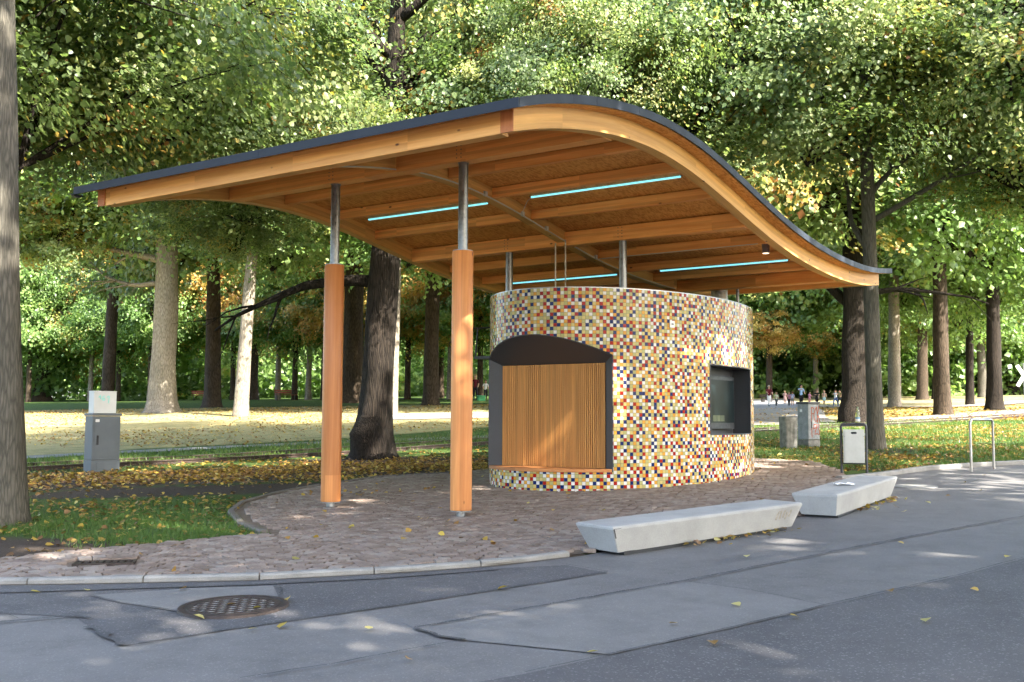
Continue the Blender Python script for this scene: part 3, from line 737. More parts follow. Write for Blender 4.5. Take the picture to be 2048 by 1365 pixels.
# nearest whole tiles are parts of their own; the rest one part
def tdist(t):
    m, s = ep(th_at(t[3])); x, y = frame_xy(m, s)
    if t[4] < gz(x, y)+.10 or not t[2]: return 1e9
    px_ = 1024+2095*x/y
    if not (1010 < px_ < 1420): return 1e8
    return math.hypot(x, y)
dd = np.array([tdist(t) for t in tilelist]); near = set(np.argsort(dd)[:300].tolist())
def tile_solid(cell, g, h, Vv, Ff):
    (p, a), (q, b_), (q2, c), (p2, d) = cell
    gx = min(g, (q-p)*.3); inn = [(p+gx, a+g), (q-gx, b_+g), (q-gx, max(c-g, b_+g)), (p+gx, max(d-g, a+g))]
    ch = .0016; top = [(inn[0][0]+ch, inn[0][1]+ch), (inn[1][0]-ch, inn[1][1]+ch), (inn[2][0]-ch, inn[2][1]-ch), (inn[3][0]+ch, inn[3][1]-ch)]
    b = len(Vv)
    tilt = [rt.uniform(-.0005, .0005) for _ in range(4)]
    for (aa, zz), o_ in [(c_, .0005) for c_ in inn]+[(c_, h+t_) for c_, t_ in zip(top, tilt)]:
        m, s = ep(th_at(aa), o_); Vv.append((m, s, zz))
    Ff.append((b+4, b+5, b+6, b+7))
    for k in range(4): Ff.append((b+k, b+(k+1) % 4, b+4+(k+1) % 4, b+4+k))
tvv, tff, tmm = [], [], []
for k, (cell, col, whole, ca, cz) in enumerate(tilelist):
    n0 = len(tff)
    if k in near:
        Vv, Ff = [], []; tile_solid(cell, G, .005, Vv, Ff)
        me = bpy.data.meshes.new('tile'); me.from_pydata(Vv, [], Ff); me.materials.append(TILEM[col]); link('tile', me, kiosk)
    else:
        tile_solid(cell, G, .005, tvv, tff); tmm += [col]*(len(tff)-n0)
me = bpy.data.meshes.new('mosaic'); me.from_pydata(tvv, [], tff)
for m_ in TILEM: me.materials.append(m_)
me.polygons.foreach_set('material_index', tmm); tag(link('mosaic_tiles', me, kiosk), kind='stuff')
me = bpy.data.meshes.new('wall'); me.from_pydata(gv, [], gf); me.materials.append(MAT['grout']); link('wall', me, kiosk)
mb = MB(); ring = [ep(t) for t in np.linspace(0, 2*math.pi, 80, endpoint=False)]; mb.add([(m, s, EZ-.06) for m, s in ring], [tuple(range(80))]); mb.build('kiosk_roof', MAT['darkframe'], kiosk)
mb = MB(); v = []
for t in np.linspace(0, 2*math.pi, 81):
    for off, z in ((.006, EZ-.004), (.006, EZ+.012), (-.10, EZ+.012), (-.10, EZ-.06)): m, s = ep(t, off); v.append((m, s, z))
mb.add(v, [(4*i+k, 4*i+4+k, 4*i+4+k+1, 4*i+k+1) for i in range(80) for k in range(3)]); fixn(mb.build('coping', MAT['steel'], kiosk))
# serving hatch: dark reveals, sloping hood, slatted shutter, wooden counter board
MO, MI, SI, ZI = 1.15, .985, 3.93, 2.52
so = ES-EA*math.sqrt(1-(MO/EB)**2)
mb = MB(); nseg = 40
mo = np.linspace(-MO, MO, nseg+1); v = []
for m in mo:
    s = ES-EA*math.sqrt(1-(m/EB)**2); zc = 2.56+.55*(3.93-s)
    v += [(m, s-.012, zc-.001), (m*MI/MO, SI, ZI)]
mb.add(v, [(2*i, 2*i+1, 2*i+3, 2*i+2) for i in range(nseg)])
for sg in (-1, 1):
    zc = 2.56+.55*(3.93-so)
    mb.add([(sg*MO, so-.012, .80), (sg*MI, SI, .80), (sg*MI, SI, ZI), (sg*MO, so-.012, zc)], [(0,1,2,3)])
mb.add([(-MI, SI+.05, .78), (MI, SI+.05, .78), (MI, SI+.05, ZI+.05), (-MI, SI+.05, ZI+.05)], [(0,1,2,3)])
hatch = mb.build('hatch_recess', MAT['darkframe'], kiosk)
mb = MB(); path = [(-MO, so-.012, .82), (-MO, so-.012, zc-.02)]
path += [(m, ES-EA*math.sqrt(1-(m/EB)**2)-.012, 2.56+.55*(3.93-(ES-EA*math.sqrt(1-(m/EB)**2)))) for m in np.linspace(-MO, MO, 40)]
path += [(MO, so-.012, zc-.02), (MO, so-.012, .82)]
v = []
for m, s, z in path:
    th = math.atan2((s-ES)/EA, m/EB); c, sn = math.cos(th)/EB, math.sin(th)/EA; l = math.hypot(c, sn); nx_, ny_ = c/l, sn/l
    v += [(m, s, z), (m+nx_*.014, s+ny_*.014, z), (m*1.016+nx_*.014, s+ny_*.014, z+.014*(z > 1)), (m*1.016, s+.012, z+.014*(z > 1))]
mb.add(v, [(4*i+k, 4*i+4+k, 4*i+4+(k+1) % 4, 4*i+(k+1) % 4) for i in range(len(path)-1) for k in range(4)])
fixn(mb.build('hatch_frame', MAT['darkframe'], kiosk))
mb = MB(); arc = [(m, ES-EA*math.sqrt(1-(m/EB)**2)-.035) for m in np.linspace(-MO-.02, MO+.01, 30)]
poly = arc+[(MI, SI), (-MI, SI)]; n = len(poly)
mb.add([(a, b_, .815) for a, b_ in poly]+[(a, b_, .862) for a, b_ in poly], [tuple(range(n)), tuple(range(n, 2*n))]+[(i, (i+1) % n, n+(i+1) % n, n+i) for i in range(n)])
fixn(mb.build('counter_board', MAT['sill'], kiosk))
sh = MB(); sh.box(-MI+.004, MI-.004, SI+.012, SI+.03, .863, ZI-.002); shutter = sh.build('shutter', MAT['bench_wood'], kiosk)
nsl = 52; w = (2*MI-.01)/nsl
smesh = []
for k in range(6):
    s_ = MB(); ww = w-.010+.0015*((k % 3)-1); s_.bbox(-ww/2, ww/2, -.014, .010, 0, ZI-.868, .003); smesh.append(s_.mesh('slat', MAT['slat']))
for k in range(nsl):
    o = link('slat', smesh[rnd.randrange(6)], shutter); o.location = (-MI+.005+w*(k+.5), SI+rnd.uniform(-.001, .001), .864)
# info screen niche
p0, p1 = ep(th_sl), ep(th_sr); MB_, D = MB(), .33
m_in = 1.58; q = [(p0[0], p0[1]), (p1[0], p1[1])]
o0, o1 = ep(th_sl, .012), ep(th_sr, .012)
arcS = [ep(t, .008) for t in np.linspace(th_sl, th_sr, 12)]
mb = MB()
for z, flip in ((SZ0, 0), (SZ1, 1)):
    pl = arcS+[(m_in, p1[1]), (m_in, p0[1])]; mb.add([(a, b_, z) for a, b_ in pl], [tuple(range(len(pl)))])
mb.add([(o0[0], o0[1], SZ0), (m_in, p0[1], SZ0), (m_in, p0[1], SZ1), (o0[0], o0[1], SZ1)], [(0,1,2,3)])
mb.add([(o1[0], o1[1], SZ0), (m_in, p1[1], SZ0), (m_in, p1[1], SZ1), (o1[0], o1[1], SZ1)], [(0,1,2,3)])
mb.add([(m_in, p0[1], SZ0), (m_in, p1[1], SZ0), (m_in, p1[1], SZ1), (m_in, p0[1], SZ1)], [(0,1,2,3)])
mb.build('screen_niche', MAT['darkframe'], kiosk)
mb = MB(); loop = [ep(t, .006) for t in np.linspace(th_sl, th_sr, 14)]
for zc_ in (SZ0, SZ1): mb.tube([(a, b_, zc_) for a, b_ in loop], .011, 6)
for e_ in (loop[0], loop[-1]): mb.tube([(e_[0], e_[1], SZ0), (e_[0], e_[1], SZ1)], .011, 6)
mb.build('niche_frame', MAT['darkframe'], kiosk)
mb = MB(); mb.bbox(m_in+.03, m_in+.115, p0[1]+.03, p1[1]-.20, 1.47, 2.40, .008); mon = mb.build('monitor', MAT['black_metal'], kiosk)
mb = MB(); mb.box(m_in+.1155, m_in+.119, p0[1]+.07, p1[1]-.235, 1.58, 2.33); mb.build('screen', MAT['screen'], mon)
for k in range(3):
    mb = MB(); mb.box(m_in+.1195, m_in+.1205, p0[1]+.72+.17*k, p0[1]+.875+.17*k, 1.605, 1.71); mb.build('screen_sticker', MAT['screen_label'], mon)
# small wall outlet, flues, service landing at the back
pm, ps_ = ep(math.radians(-32), .006); th = math.radians(-32); nn = Vector((math.cos(th)/EB, math.sin(th)/EA, 0)).normalized(); tt = Vector((-nn.y, nn.x, 0))
mb = MB(); c0 = Vector((pm, ps_, 3.158))
def slab(mb, c, t_, n_, hw, hh, d0, d1):
    v = [c+t_*a+Vector((0,0,b_))+n_*d for d in (d0, d1) for a, b_ in ((-hw,-hh),(hw,-hh),(hw,hh),(-hw,hh))]
    mb.add(v, [(3,2,1,0),(4,5,6,7),(0,1,5,4),(1,2,6,5),(2,3,7,6),(3,0,4,7)])
slab(mb, c0, tt, nn, .05, .055, 0, .02); ol = mb.build('outlet_box', MAT['sign_white'], kiosk)
mb = MB(); slab(mb, c0, tt, nn, .022, .010, .0202, .024); mb.build('outlet_slot', MAT['black_metal'], ol)
mb = MB(); mb.lathe([(.165, EZ-.05), (.165, zb(9.3)+HB-.01)], .64, 9.3, 28); smooth_by_angle(mb.build('flue', MAT['stainless'], kiosk))
mb = MB(); mb.lathe([(.032, EZ-.05), (.032, zb(9.4)+HB-.01)], .98, 9.42, 12); smooth_by_angle(mb.build('vent_pipe', MAT['steel'], kiosk))
land = MB(); ly0, ly1 = 5.95, 6.55
land.box(-3.05, -2.05, ly0, ly1, 2.80, 2.85); ld = land.build('service_landing', MAT['black_metal'], kiosk)
for a, b_ in (((-3.03, ly0+.02, 2.85), (-2.98, ly0+.02, 3.40)), ((-2.66, ly0+.02, 2.85), (-2.60, ly0+.02, 3.40)), ((-2.52, ly0+.02, 2.85), (-2.40, ly0+.02, 3.22)), ((-2.40, ly0+.02, 3.22), (-2.02, ly0+.1, 3.35)), ((-3.10, ly0+.02, 3.40), (-2.02, ly0+.02, 3.40)), ((-3.03, ly1-.02, 2.85), (-3.0, ly1-.02, 3.40))):
    mb = MB(); mb.tube([a, b_], .018, 6); mb.build('railing_bar', MAT['black_metal'], ld)

# ------------------------------------------------------------------ benches
def bench(label, bot, top, h=.285):
    cx = sum(p[0] for p in bot)/4; cy = sum(p[1] for p in bot)/4; z0 = gz(cx, cy)+.015
    t = thing('bench', label, 'bench', (cx, cy, z0), 0, 'concrete benches on the plaza edge')
    bm = bmesh.new()
    gl = lambda x, y: gz(x, y)+.015-z0
    vb = [bm.verts.new((x-cx, y-cy, gl(x, y)+.025)) for x, y in bot]; vt = [bm.verts.new((x-cx, y-cy, gl(x, y)+h)) for x, y in top]
    bm.faces.new(vb[::-1]); bm.faces.new(vt)
    side = [bm.faces.new((vb[i], vb[(i+1) % 4], vt[(i+1) % 4], vt[i])) for i in range(4)]
    bmesh.ops.recalc_face_normals(bm, faces=bm.faces[:])
    tope = [e for e in bm.edges if all(v in vt for v in e.verts)]
    bmesh.ops.bevel(bm, geom=tope, offset=.035, segments=2, affect='EDGES', profile=.5)
    bmesh.ops.bevel(bm, geom=[e for e in bm.edges if e.calc_length() > .15 and abs(e.verts[0].co.z-e.verts[1].co.z) > .15], offset=.008, segments=1, affect='EDGES')
    me = bpy.data.meshes.new('seat_block'); bm.to_mesh(me); bm.free(); me.materials.append(MAT['concrete']); blk = link('seat_block', me, t)
    c = [((x-cx)*.93, (y-cy)*.95) for x, y in bot]; mb = MB()
    mb.add([(x, y, gl(x+cx, y+cy)-.02) for x, y in c]+[(x, y, gl(x+cx, y+cy)+.03) for x, y in c], [(0,1,5,4),(1,2,6,5),(2,3,7,6),(3,0,4,7)])
    fixn(mb.build('plinth', MAT['black_metal'], t))  # black foot puts the shadow gap below the block into colour
    return t, (cx, cy, z0)
def bench_plan(fl, deg, length, width, over, out, tl, tw):
    a = math.radians(deg); d = Vector((math.cos(a), math.sin(a))); n_ = Vector((-d.y, d.x)); f = Vector(fl)
    rect = lambda o_, l, w: [tuple(o_+n_*w), tuple(o_), tuple(o_+d*l), tuple(o_+d*l+n_*w)]
    return rect(f, length, width), rect(f-d*over-n_*out, tl, tw)
B1b, B1t = bench_plan((1.02, 10.13), 39.2, 2.75, .40, .12, .05, 3.02, .54)
B2b, B2t = bench_plan((3.92, 12.76), 56.3, 2.60, .43, .03, .03, 2.95, .58)
t1, o1_ = bench('long pale concrete bench with scuffed corner, the one nearer the road and camera', B1b, B1t)
t2, o2_ = bench('pale concrete bench with a crumpled white paper on top, nearer the steel bin', B2b, B2t)
def on_face(A, B, C_, D, uu, vv, off):
    p = A.lerp(B, uu).lerp(D.lerp(C_, uu), vv); n = (B-A).cross(D-A).normalized(); return p+n*off
def bench_marks(parent, org, bot, top, h=.285):
    o = Vector(org)
    A = Vector((*bot[1], gz(*bot[1])+.04))-o; B = Vector((*bot[2], gz(*bot[2])+.04))-o
    C_ = Vector((*top[2], gz(*top[2])+.015+h))-o; D = Vector((*top[1], gz(*top[1])+.015+h))-o
    r = random.Random(4); mb = MB()
    for k in range(5):
        u0 = .865+.018*k; pts = [on_face(A, B, C_, D, u0+r.uniform(-.004, .004), .42+.1*j+r.uniform(-.05, .05), .004) for j in range(4)]
        for a, b_ in zip(pts[:-1], pts[1:]):
            d = (B-A).normalized()*.016; mb.add([a-d, a+d, b_+d, b_-d], [(0,1,2,3)])
    mb.build('brown_stain', MAT['stain'], parent)
    mb = MB(); dl_ = (D-A)
    for a0, a1, v0, v1 in ((.0, .006, .55, .9), (.003, .035, .90, .915)):
        p = [on_face(A, B, C_, D, a, b_, .005) for a, b_ in ((a0, v0), (a1, v0), (a1, v1), (a0, v1))]; mb.add(p, [(0,1,2,3)])
    mb.build('black_scuff', MAT['scuff'], parent)
bench_marks(t1, o1_, B1b, B1t)
def on_top(top, uu, vv, h=.3):
    a = Vector((*top[0], 0)); b_ = Vector((*top[1], 0)); c = Vector((*top[2], 0)); d = Vector((*top[3], 0))
    p = a.lerp(d, uu).lerp(b_.lerp(c, uu), vv); return (p.x, p.y, gz(p.x, p.y)+h)
pp = on_top(B2t, .42, .52, .302)
paper = thing('paper', 'crumpled white paper lying on the bench nearer the bin', 'paper', pp)
mb = MB(); v = []; n = 6
for i in range(n+1):
    for j in range(n+1): v.append(((i/n-.5)*.24, (j/n-.5)*.17, .004+.022*abs(math.sin(i*1.9+j*1.3))*(.4+rnd.random())))
mb.add(v, [(i*(n+1)+j, (i+1)*(n+1)+j, (i+1)*(n+1)+j+1, i*(n+1)+j+1) for i in range(n) for j in range(n)]); mb.build('sheet', MAT['paper'], paper)

# ------------------------------------------------------------------ street furniture
def stroke(mb, pts, w, y):
    """flat painted stroke in the local XZ plane at depth y"""
    P = [Vector((a, 0, b_)) for a, b_ in pts]; v = []
    for i, p in enumerate(P):
        d = (P[min(i+1, len(P)-1)]-P[max(i-1, 0)]).normalized(); nn_ = Vector((-d.z, 0, d.x))*w/2
        v += [(p.x-nn_.x, y, p.z-nn_.z), (p.x+nn_.x, y, p.z+nn_.z)]
    mb.add(v, [(2*i, 2*i+1, 2*i+3, 2*i+2) for i in range(len(P)-1)])
# grey utility cabinet with a white box on top
cx, cy = -8.77, 22.55
cab = thing('utility_cabinet', 'grey utility cabinet with a black handle beside the tram rail', 'cabinet', (cx, cy, gz(cx, cy)), math.radians(47))
mb = MB(); mb.bbox(-.315, .315, -.18, .18, -.1, .235, .008); mb.build('plinth', MAT['cab_grey'], cab)
mb = MB(); mb.bbox(-.31, .31, -.175, .175, .24, 1.17, .012); mb.build('body', MAT['cab_grey'], cab)
mb = MB(); mb.bbox(-.265, .285, -.183, -.1755, .29, 1.13, .003); dr = mb.build('door', MAT['cab_grey'], cab)
mb = MB(); mb.bbox(-.215, -.175, -.205, -.1835, .56, .76, .006); mb.build('handle', MAT['black_metal'], dr)
mb = MB(); mb.box(-.25, -.165, -.1855, -.1835, 1.045, 1.10); lb = mb.build('number_label', MAT['label_white'], dr)
mb = MB()
for k, st in enumerate(([[(0,0),(.5,1),(1,0)]], [[(1,1),(0,1),(0,.5),(1,.5),(1,0),(0,0)]], [[(.5,0),(.5,1)]], [[(0,0),(.5,1),(1,0)]])):
    for s_ in st: stroke(mb, [(-.243+k*.019+a*.013, 1.058+b_*.028) for a, b_ in s_], .003, -.186)
mb.build('number_print', MAT['black_metal'], lb)
mb = MB(); mb.bbox(-.33, .33, -.195, .195, 1.175, 1.23, .01); mb.build('lid', MAT['cab_grey'], cab)
mb = MB(); mb.bbox(-.20, .18, -.185, -.1805, .04, .19, .004); mb.build('plinth_panel', MAT['cab_grey'], cab)
bx = thing('meter_box', 'small white box with turquoise number scrawl standing on the grey cabinet', 'box', (cx, cy, gz(cx, cy)+1.231), math.radians(47))
mb = MB(); mb.bbox(-.28, .22, -.14, .10, 0, .455, .008); mb.build('housing', MAT['cab_white'], bx)
mb = MB(); mb.bbox(-.285, .225, -.148, .105, .4555, .475, .004); mb.build('lid', MAT['cab_white'], bx)
def zx(p): return (-.28+(p[0]-190)/775*.5, .455-(p[1]-150)/675*.455)
mb = MB()
for s_ in ([(350,335),(375,290),(405,255),(410,320),(420,390)], [(545,270),(490,310),(475,370),(495,420),(535,425),(560,390),(540,355),(490,375)], [(640,340),(650,295),(690,280),(715,310),(700,350),(690,420),(685,510)]): stroke(mb, [zx(p) for p in s_], .026, -.1425)
mb.build('turquoise_scrawl', MAT['paint_teal'], bx)
# concrete cabinet with red graffiti
cx, cy = 7.93, 28.07
cab2 = thing('switch_cabinet', 'grey concrete cabinet with red graffiti letters beside the round concrete bin', 'cabinet', (cx, cy, gz(cx, cy)), math.radians(28))
mb = MB(); mb.bbox(-.205, .205, -.205, .205, -.1, .19, .012); mb.build('plinth', MAT['old_concrete'], cab2)
mb = MB(); mb.bbox(-.2, .2, -.2, .2, .20, 1.13, .01); mb.build('body', MAT['cabinet_concrete'], cab2)
mb = MB(); mb.bbox(-.225, .225, -.225, .225, 1.135, 1.20, .01); mb.build('lid', MAT['black_metal'], cab2)
mb = MB(); mb.bbox(-.185, .185, -.206, -.2005, .22, 1.11, .002); dr = mb.build('door', MAT['cabinet_concrete'], cab2)
mb = MB(); mb.bbox(-.105, -.08, -.22, -.2065, .50, .68, .004); mb.build('handle', MAT['black_metal'], dr)
mb = MB(); mb.box(-.2045, -.2005, .02, .10, .93, 1.0); mb.build('label_plate', MAT['label_white'], cab2)
def gx(p): return (-.2+(p[0]-315)/285*.4, 1.12-(p[1]-240)/870*.92)
mb = MB()
for s_ in ([(395,300),(395,470),(390,700),(400,1060)], [(385,318),(425,315),(458,325),(450,360)], [(395,465),(430,470),(465,455)], [(522,300),(485,370),(455,480),(462,600),(492,662),(525,650),(548,590)],
           [(522,290),(535,420),(545,560),(545,700)], [(582,255),(565,390),(540,490)], [(540,490),(585,570),(598,680)], [(440,860),(455,740)], [(450,735),(490,738),(527,735),(512,820)], [(448,835),(530,812)], [(515,830),(485,910),(470,975),(548,968)], [(595,735),(562,742),(555,820),(590,900),(588,990),(545,985)]): stroke(mb, [gx(p) for p in s_], .026, -.2085)
mb.build('red_graffiti', MAT['paint_red'], cab2)
# round ribbed concrete bin
cx, cy = 7.20, 27.35
t = thing('concrete_bin', 'weathered ribbed concrete litter bin left of the graffiti cabinet', 'litter bin', (cx, cy, gz(cx, cy)), .3)
mb = MB(); nn_ = 48; v = []
prof = [(.185, -.08), (.20, .02), (.21, .55), (.215, .74), (.222, .76), (.222, .83), (.19, .835), (.185, .55)]
for r_, z in prof:
    for k in range(nn_):
        a = 2*math.pi*k/nn_; g_ = (.012 if (k % 4 < 2 and .1 < z < .74) else 0)*(r_ > .2); q_ = (abs(math.cos(a))**4+abs(math.sin(a))**4)**(-.25)*.93
        v.append(((r_*q_-g_)*math.cos(a), (r_*q_-g_)*math.sin(a), z))
mb.add(v, [(i*nn_+k, i*nn_+(k+1) % nn_, (i+1)*nn_+(k+1) % nn_, (i+1)*nn_+k) for i in range(len(prof)-1) for k in range(nn_)]); mb.build('body', MAT['old_concrete'], t)
mb = MB(); mb.lathe([(.18, .56), (.18, .57)], 0, 0, 24); mb.build('inner_bucket', MAT['black_metal'], t)
# steel bin in a tube frame
cx, cy = 6.13, 18.85
sb = thing('steel_bin', 'brushed steel litter bin hung in a dark tube frame by the plaza edge', 'litter bin', (cx, cy, gz(cx, cy)), math.radians(-16))
R_ = .055
pts = [(-.215, 0, -.1), (-.215, 0, .87)]+[(-.215+R_-R_*math.cos(a), 0, .87+R_*math.sin(a)) for a in np.linspace(.2, 1.571, 5)]+[(.215-R_+R_*math.sin(a), 0, .87+R_*math.cos(a)) for a in np.linspace(0, 1.4, 5)]+[(.215, 0, .87), (.215, 0, -.1)]
mb = MB(); mb.tube(pts, .022, 10); smooth_by_angle(mb.build('frame', MAT['darkframe'], sb))
mb = MB(); mb.box(-.192, .192, -.012, .012, .885, .935); mb.build('top_shelf', MAT['darkframe'], sb)
bm = bmesh.new(); bmesh.ops.create_cube(bm, size=1)
for v_ in bm.verts: v_.co = Vector((v_.co.x*.36, v_.co.y*.24-.0, .53+v_.co.z*.59))
bmesh.ops.bevel(bm, geom=[e for e in bm.edges if abs(e.verts[0].co.z-e.verts[1].co.z) > .3], offset=.03, segments=4, affect='EDGES')
bmesh.ops.delete(bm, geom=[f for f in bm.faces if f.normal.z > .9], context='FACES')
mb = MB(); mb.addbm(bm); smooth_by_angle(mb.build('bin_body', MAT['brushed'], sb))
mb = MB(); mb.box(-.165, .165, -.105, .105, .70, .705); mb.build('dark_inner_sheet', MAT['black_metal'], sb)  # black sheet added to darken the interior and hide its green reflection
mb = MB(); v = []
for k in range(16):
    a = 2*math.pi*k/16; v.append((.022*math.cos(a)+(.028 if math.cos(a) > 0 else -.028), -.1215, .765+.020*math.sin(a)))
mb.add(v, [tuple(range(16))]); fixn(mb.build('grip_slot', MAT['black_metal'], sb))
for s_ in (-1, 1):
    mb = MB(); mb.box(*sorted((s_*.178, s_*.197)), -.02, .02, .72, .76); mb.build('hinge', MAT['steel'], sb)
mb = MB(); mb.box(-.19, .19, -.015, .015, .205, .228); mb.build('cross_bar', MAT['darkframe'], sb)
bo = frame = Vector((.075, 0, .936)); rz = math.radians(-16)
bt = thing('bottle', 'clear plastic bottle with blue label standing on the steel bin', 'bottle', (cx+.075*math.cos(rz), cy+.075*math.sin(rz), gz(cx, cy)+.936))
mb = MB(); mb.lathe([(.034, 0), (.040, .006), (.040, .13), (.038, .17), (.026, .23), (.014, .262), (.014, .275)], 0, 0, 18); smooth_by_angle(mb.build('body', MAT['glass'], bt))
mb = MB(); mb.lathe([(.016, .275), (.016, .295)], 0, 0, 12); mb.build('cap', MAT['cap_green'], bt)
mb = MB(); mb.lathe([(.041, .035), (.041, .11)], 0, 0, 18); mb.build('label_band', MAT['label_white'], bt)
mb = MB(); mb.lathe([(.0415, .08), (.0415, .108)], 0, 0, 18); mb.build('label_stripe', MAT['label_blue'], bt)
# bicycle stand
p0, p1 = (8.42, 19.30), (9.10, 19.88); cxm, cym = (p0[0]+p1[0])/2, (p0[1]+p1[1])/2; hw = math.dist(p0, p1)/2; an = math.atan2(p1[1]-p0[1], p1[0]-p0[0])
bs = thing('bicycle_stand', 'bent steel tube bicycle stand on the asphalt at the right', 'bicycle stand', (cxm, cym, gz(cxm, cym)), an)
dz = (gz(*p1)-gz(*p0))/2; R_ = .09; top = .95
pts = [(-hw, 0, -dz-.05), (-hw, 0, top-R_)]+[(-hw+R_-R_*math.cos(a), 0, top-R_+R_*math.sin(a)) for a in np.linspace(.2, 1.571, 7)]+[(hw-R_+R_*math.sin(a), 0, top-R_+R_*math.cos(a)) for a in np.linspace(0, 1.37, 7)]+[(hw, 0, top-R_), (hw, 0, dz-.05)]
mb = MB(); mb.tube(pts, .024, 12); smooth_by_angle(mb.build('tube', MAT['stainless'], bs))
# crossing sign
cx, cy = 24.45, 50.0
cs = thing('crossing_sign', 'white crossed-board railway crossing sign at the right picture edge', 'sign', (cx, cy, gz(cx, cy)), math.radians(-20))
mb = MB(); mb.tube([(0, 0, -.1), (0, 0, 2.6)], .04, 10); mb.build('pole', MAT['steel'], cs)
for sg in (-1, 1):
    mb = MB(); a = math.radians(60)*sg; d = Vector((math.cos(a), 0, math.sin(a))); n_ = Vector((-d.z, 0, d.x)); yy = -.05-.012*(sg > 0)
    v = [Vector((0, yy+k, 2.0))+d*l*.58+n_*w_*.085 for k in (0, .01) for l, w_ in ((-1,-1),(1,-1),(1,1),(-1,1))]
    mb.add(v, [(3,2,1,0),(4,5,6,7),(0,1,5,4),(1,2,6,5),(2,3,7,6),(3,0,4,7)]); fixn(mb.build('board', MAT['sign_white'], cs))
# far park benches
def park_bench(label, x, y, rz, mat):
    t = thing('park_bench', label, 'bench', (x, y, gz(x, y)), rz, 'far park benches')
    for k in range(3):
        mb = MB(); mb.bbox(-.9, .9, -.24+.17*k, -.10+.17*k, .42, .46, .008); mb.build('seat_slat', mat, t)
    for k in range(2):
        mb = MB(); mb.bbox(-.9, .9, .28+.03*k, .31+.03*k, .56+.17*k, .68+.17*k, .008); mb.build('back_slat', mat, t)
    for s_ in (-.7, .7):
        mb = MB(); mb.box(s_-.04, s_+.04, -.22, .26, -.05, .41); mb.build('leg', MAT['black_metal'], t)
park_bench('dark wooden park bench behind the group of children', 27.0, 111, 1.9, MAT['bench_wood'])
park_bench('red wooden bench at the far lawn edge right of the pale leaning trunk', -18.2, 84.5, .3, MAT['bench_red'])
park_bench('red wooden bench at the far lawn edge left of the thick dark trunk', -27.8, 94.1, .3, MAT['bench_red'])
# manhole cover with lattice, gutter drain
cx, cy = -2.07, 7.95
mh = thing('manhole_cover', 'round rusty manhole cover with lattice pattern set in the road', 'manhole cover', (cx, cy, gz(cx, cy)+.006))
sl_ = Euler((.0286, -.0172, 0)); mh.rotation_euler = sl_
mb = MB(); mb.lathe([(.36, .004), (.36, .017)], 0, 0, 48); mb.build('infill', MAT['kerb'], mh)
mb = MB(); v = []; n = 64
for r_, z in ((.405, .004), (.40, .022), (.365, .022), (.363, .018), (.340, .018), (.338, .021), (.30, .021), (.298, .012)):
    v += [(r_*math.cos(2*math.pi*k/n), r_*math.sin(2*math.pi*k/n), z) for k in range(n)]
mb.add(v, [(i*n+k, i*n+(k+1) % n, (i+1)*n+(k+1) % n, (i+1)*n+k) for i in range(7) for k in range(n)]); mb.build('ring', MAT['rust'], mh)
for ang, z in ((math.radians(38), .0215), (math.radians(-18), .0205)):
    c, s_ = math.cos(ang), math.sin(ang)
    for k in range(-4, 5):
        o_ = k*.066; hl = math.sqrt(max(0, .302**2-o_**2)); w_ = .0095
        mb = MB(); v = [(a*c-b_*s_, a*s_+b_*c, zz) for zz in (.010, z) for a, b_ in ((-hl, o_-w_), (hl, o_-w_), (hl, o_+w_), (-hl, o_+w_))]
        mb.add(v, [(3,2,1,0),(4,5,6,7),(0,1,5,4),(1,2,6,5),(2,3,7,6),(3,0,4,7)]); mb.build('bar', MAT['rust'], mh)
cx, cy = -3.80, 9.93
dg = thing('drain_grate', 'rusty slotted drain grate among the cobbles', 'drain grate', (cx, cy, gz(cx, cy)+.03), math.radians(14)); dg.scale = (.85, .7, 1)
mb = MB(); mb.box(-.30, .30, -.14, .14, -.01, .002); mb.build('pit', MAT['black_metal'], dg)
for a, b_, c, d in ((-.32, .32, -.17, -.14), (-.32, .32, .14, .17), (-.32, -.29, -.14, .14), (.29, .32, -.14, .14)):
    mb = MB(); mb.box(a, b_, c, d, -.01, .022); mb.build('rim', MAT['rust'], dg)
for k in range(8):
    mb = MB(); x0 = -.285+k*.0735; mb.box(x0, x0+.042, -.139, .139, -.005, .020); mb.build('bar', MAT['rust'], dg)
cx, cy = 6.35, 16.61
cvr = thing('access_cover', 'pale round access cover in the asphalt behind the right bench', 'cover', (cx, cy, gz(cx, cy)+.006)); cvr.rotation_euler = sl_
mb = MB(); mb.lathe([(.34, .002), (.335, .014), (.30, .014), (.298, .010), (.29, .010), (.288, .013)], 0, 0, 40); mb.build('lid', MAT['kerb'], cvr)

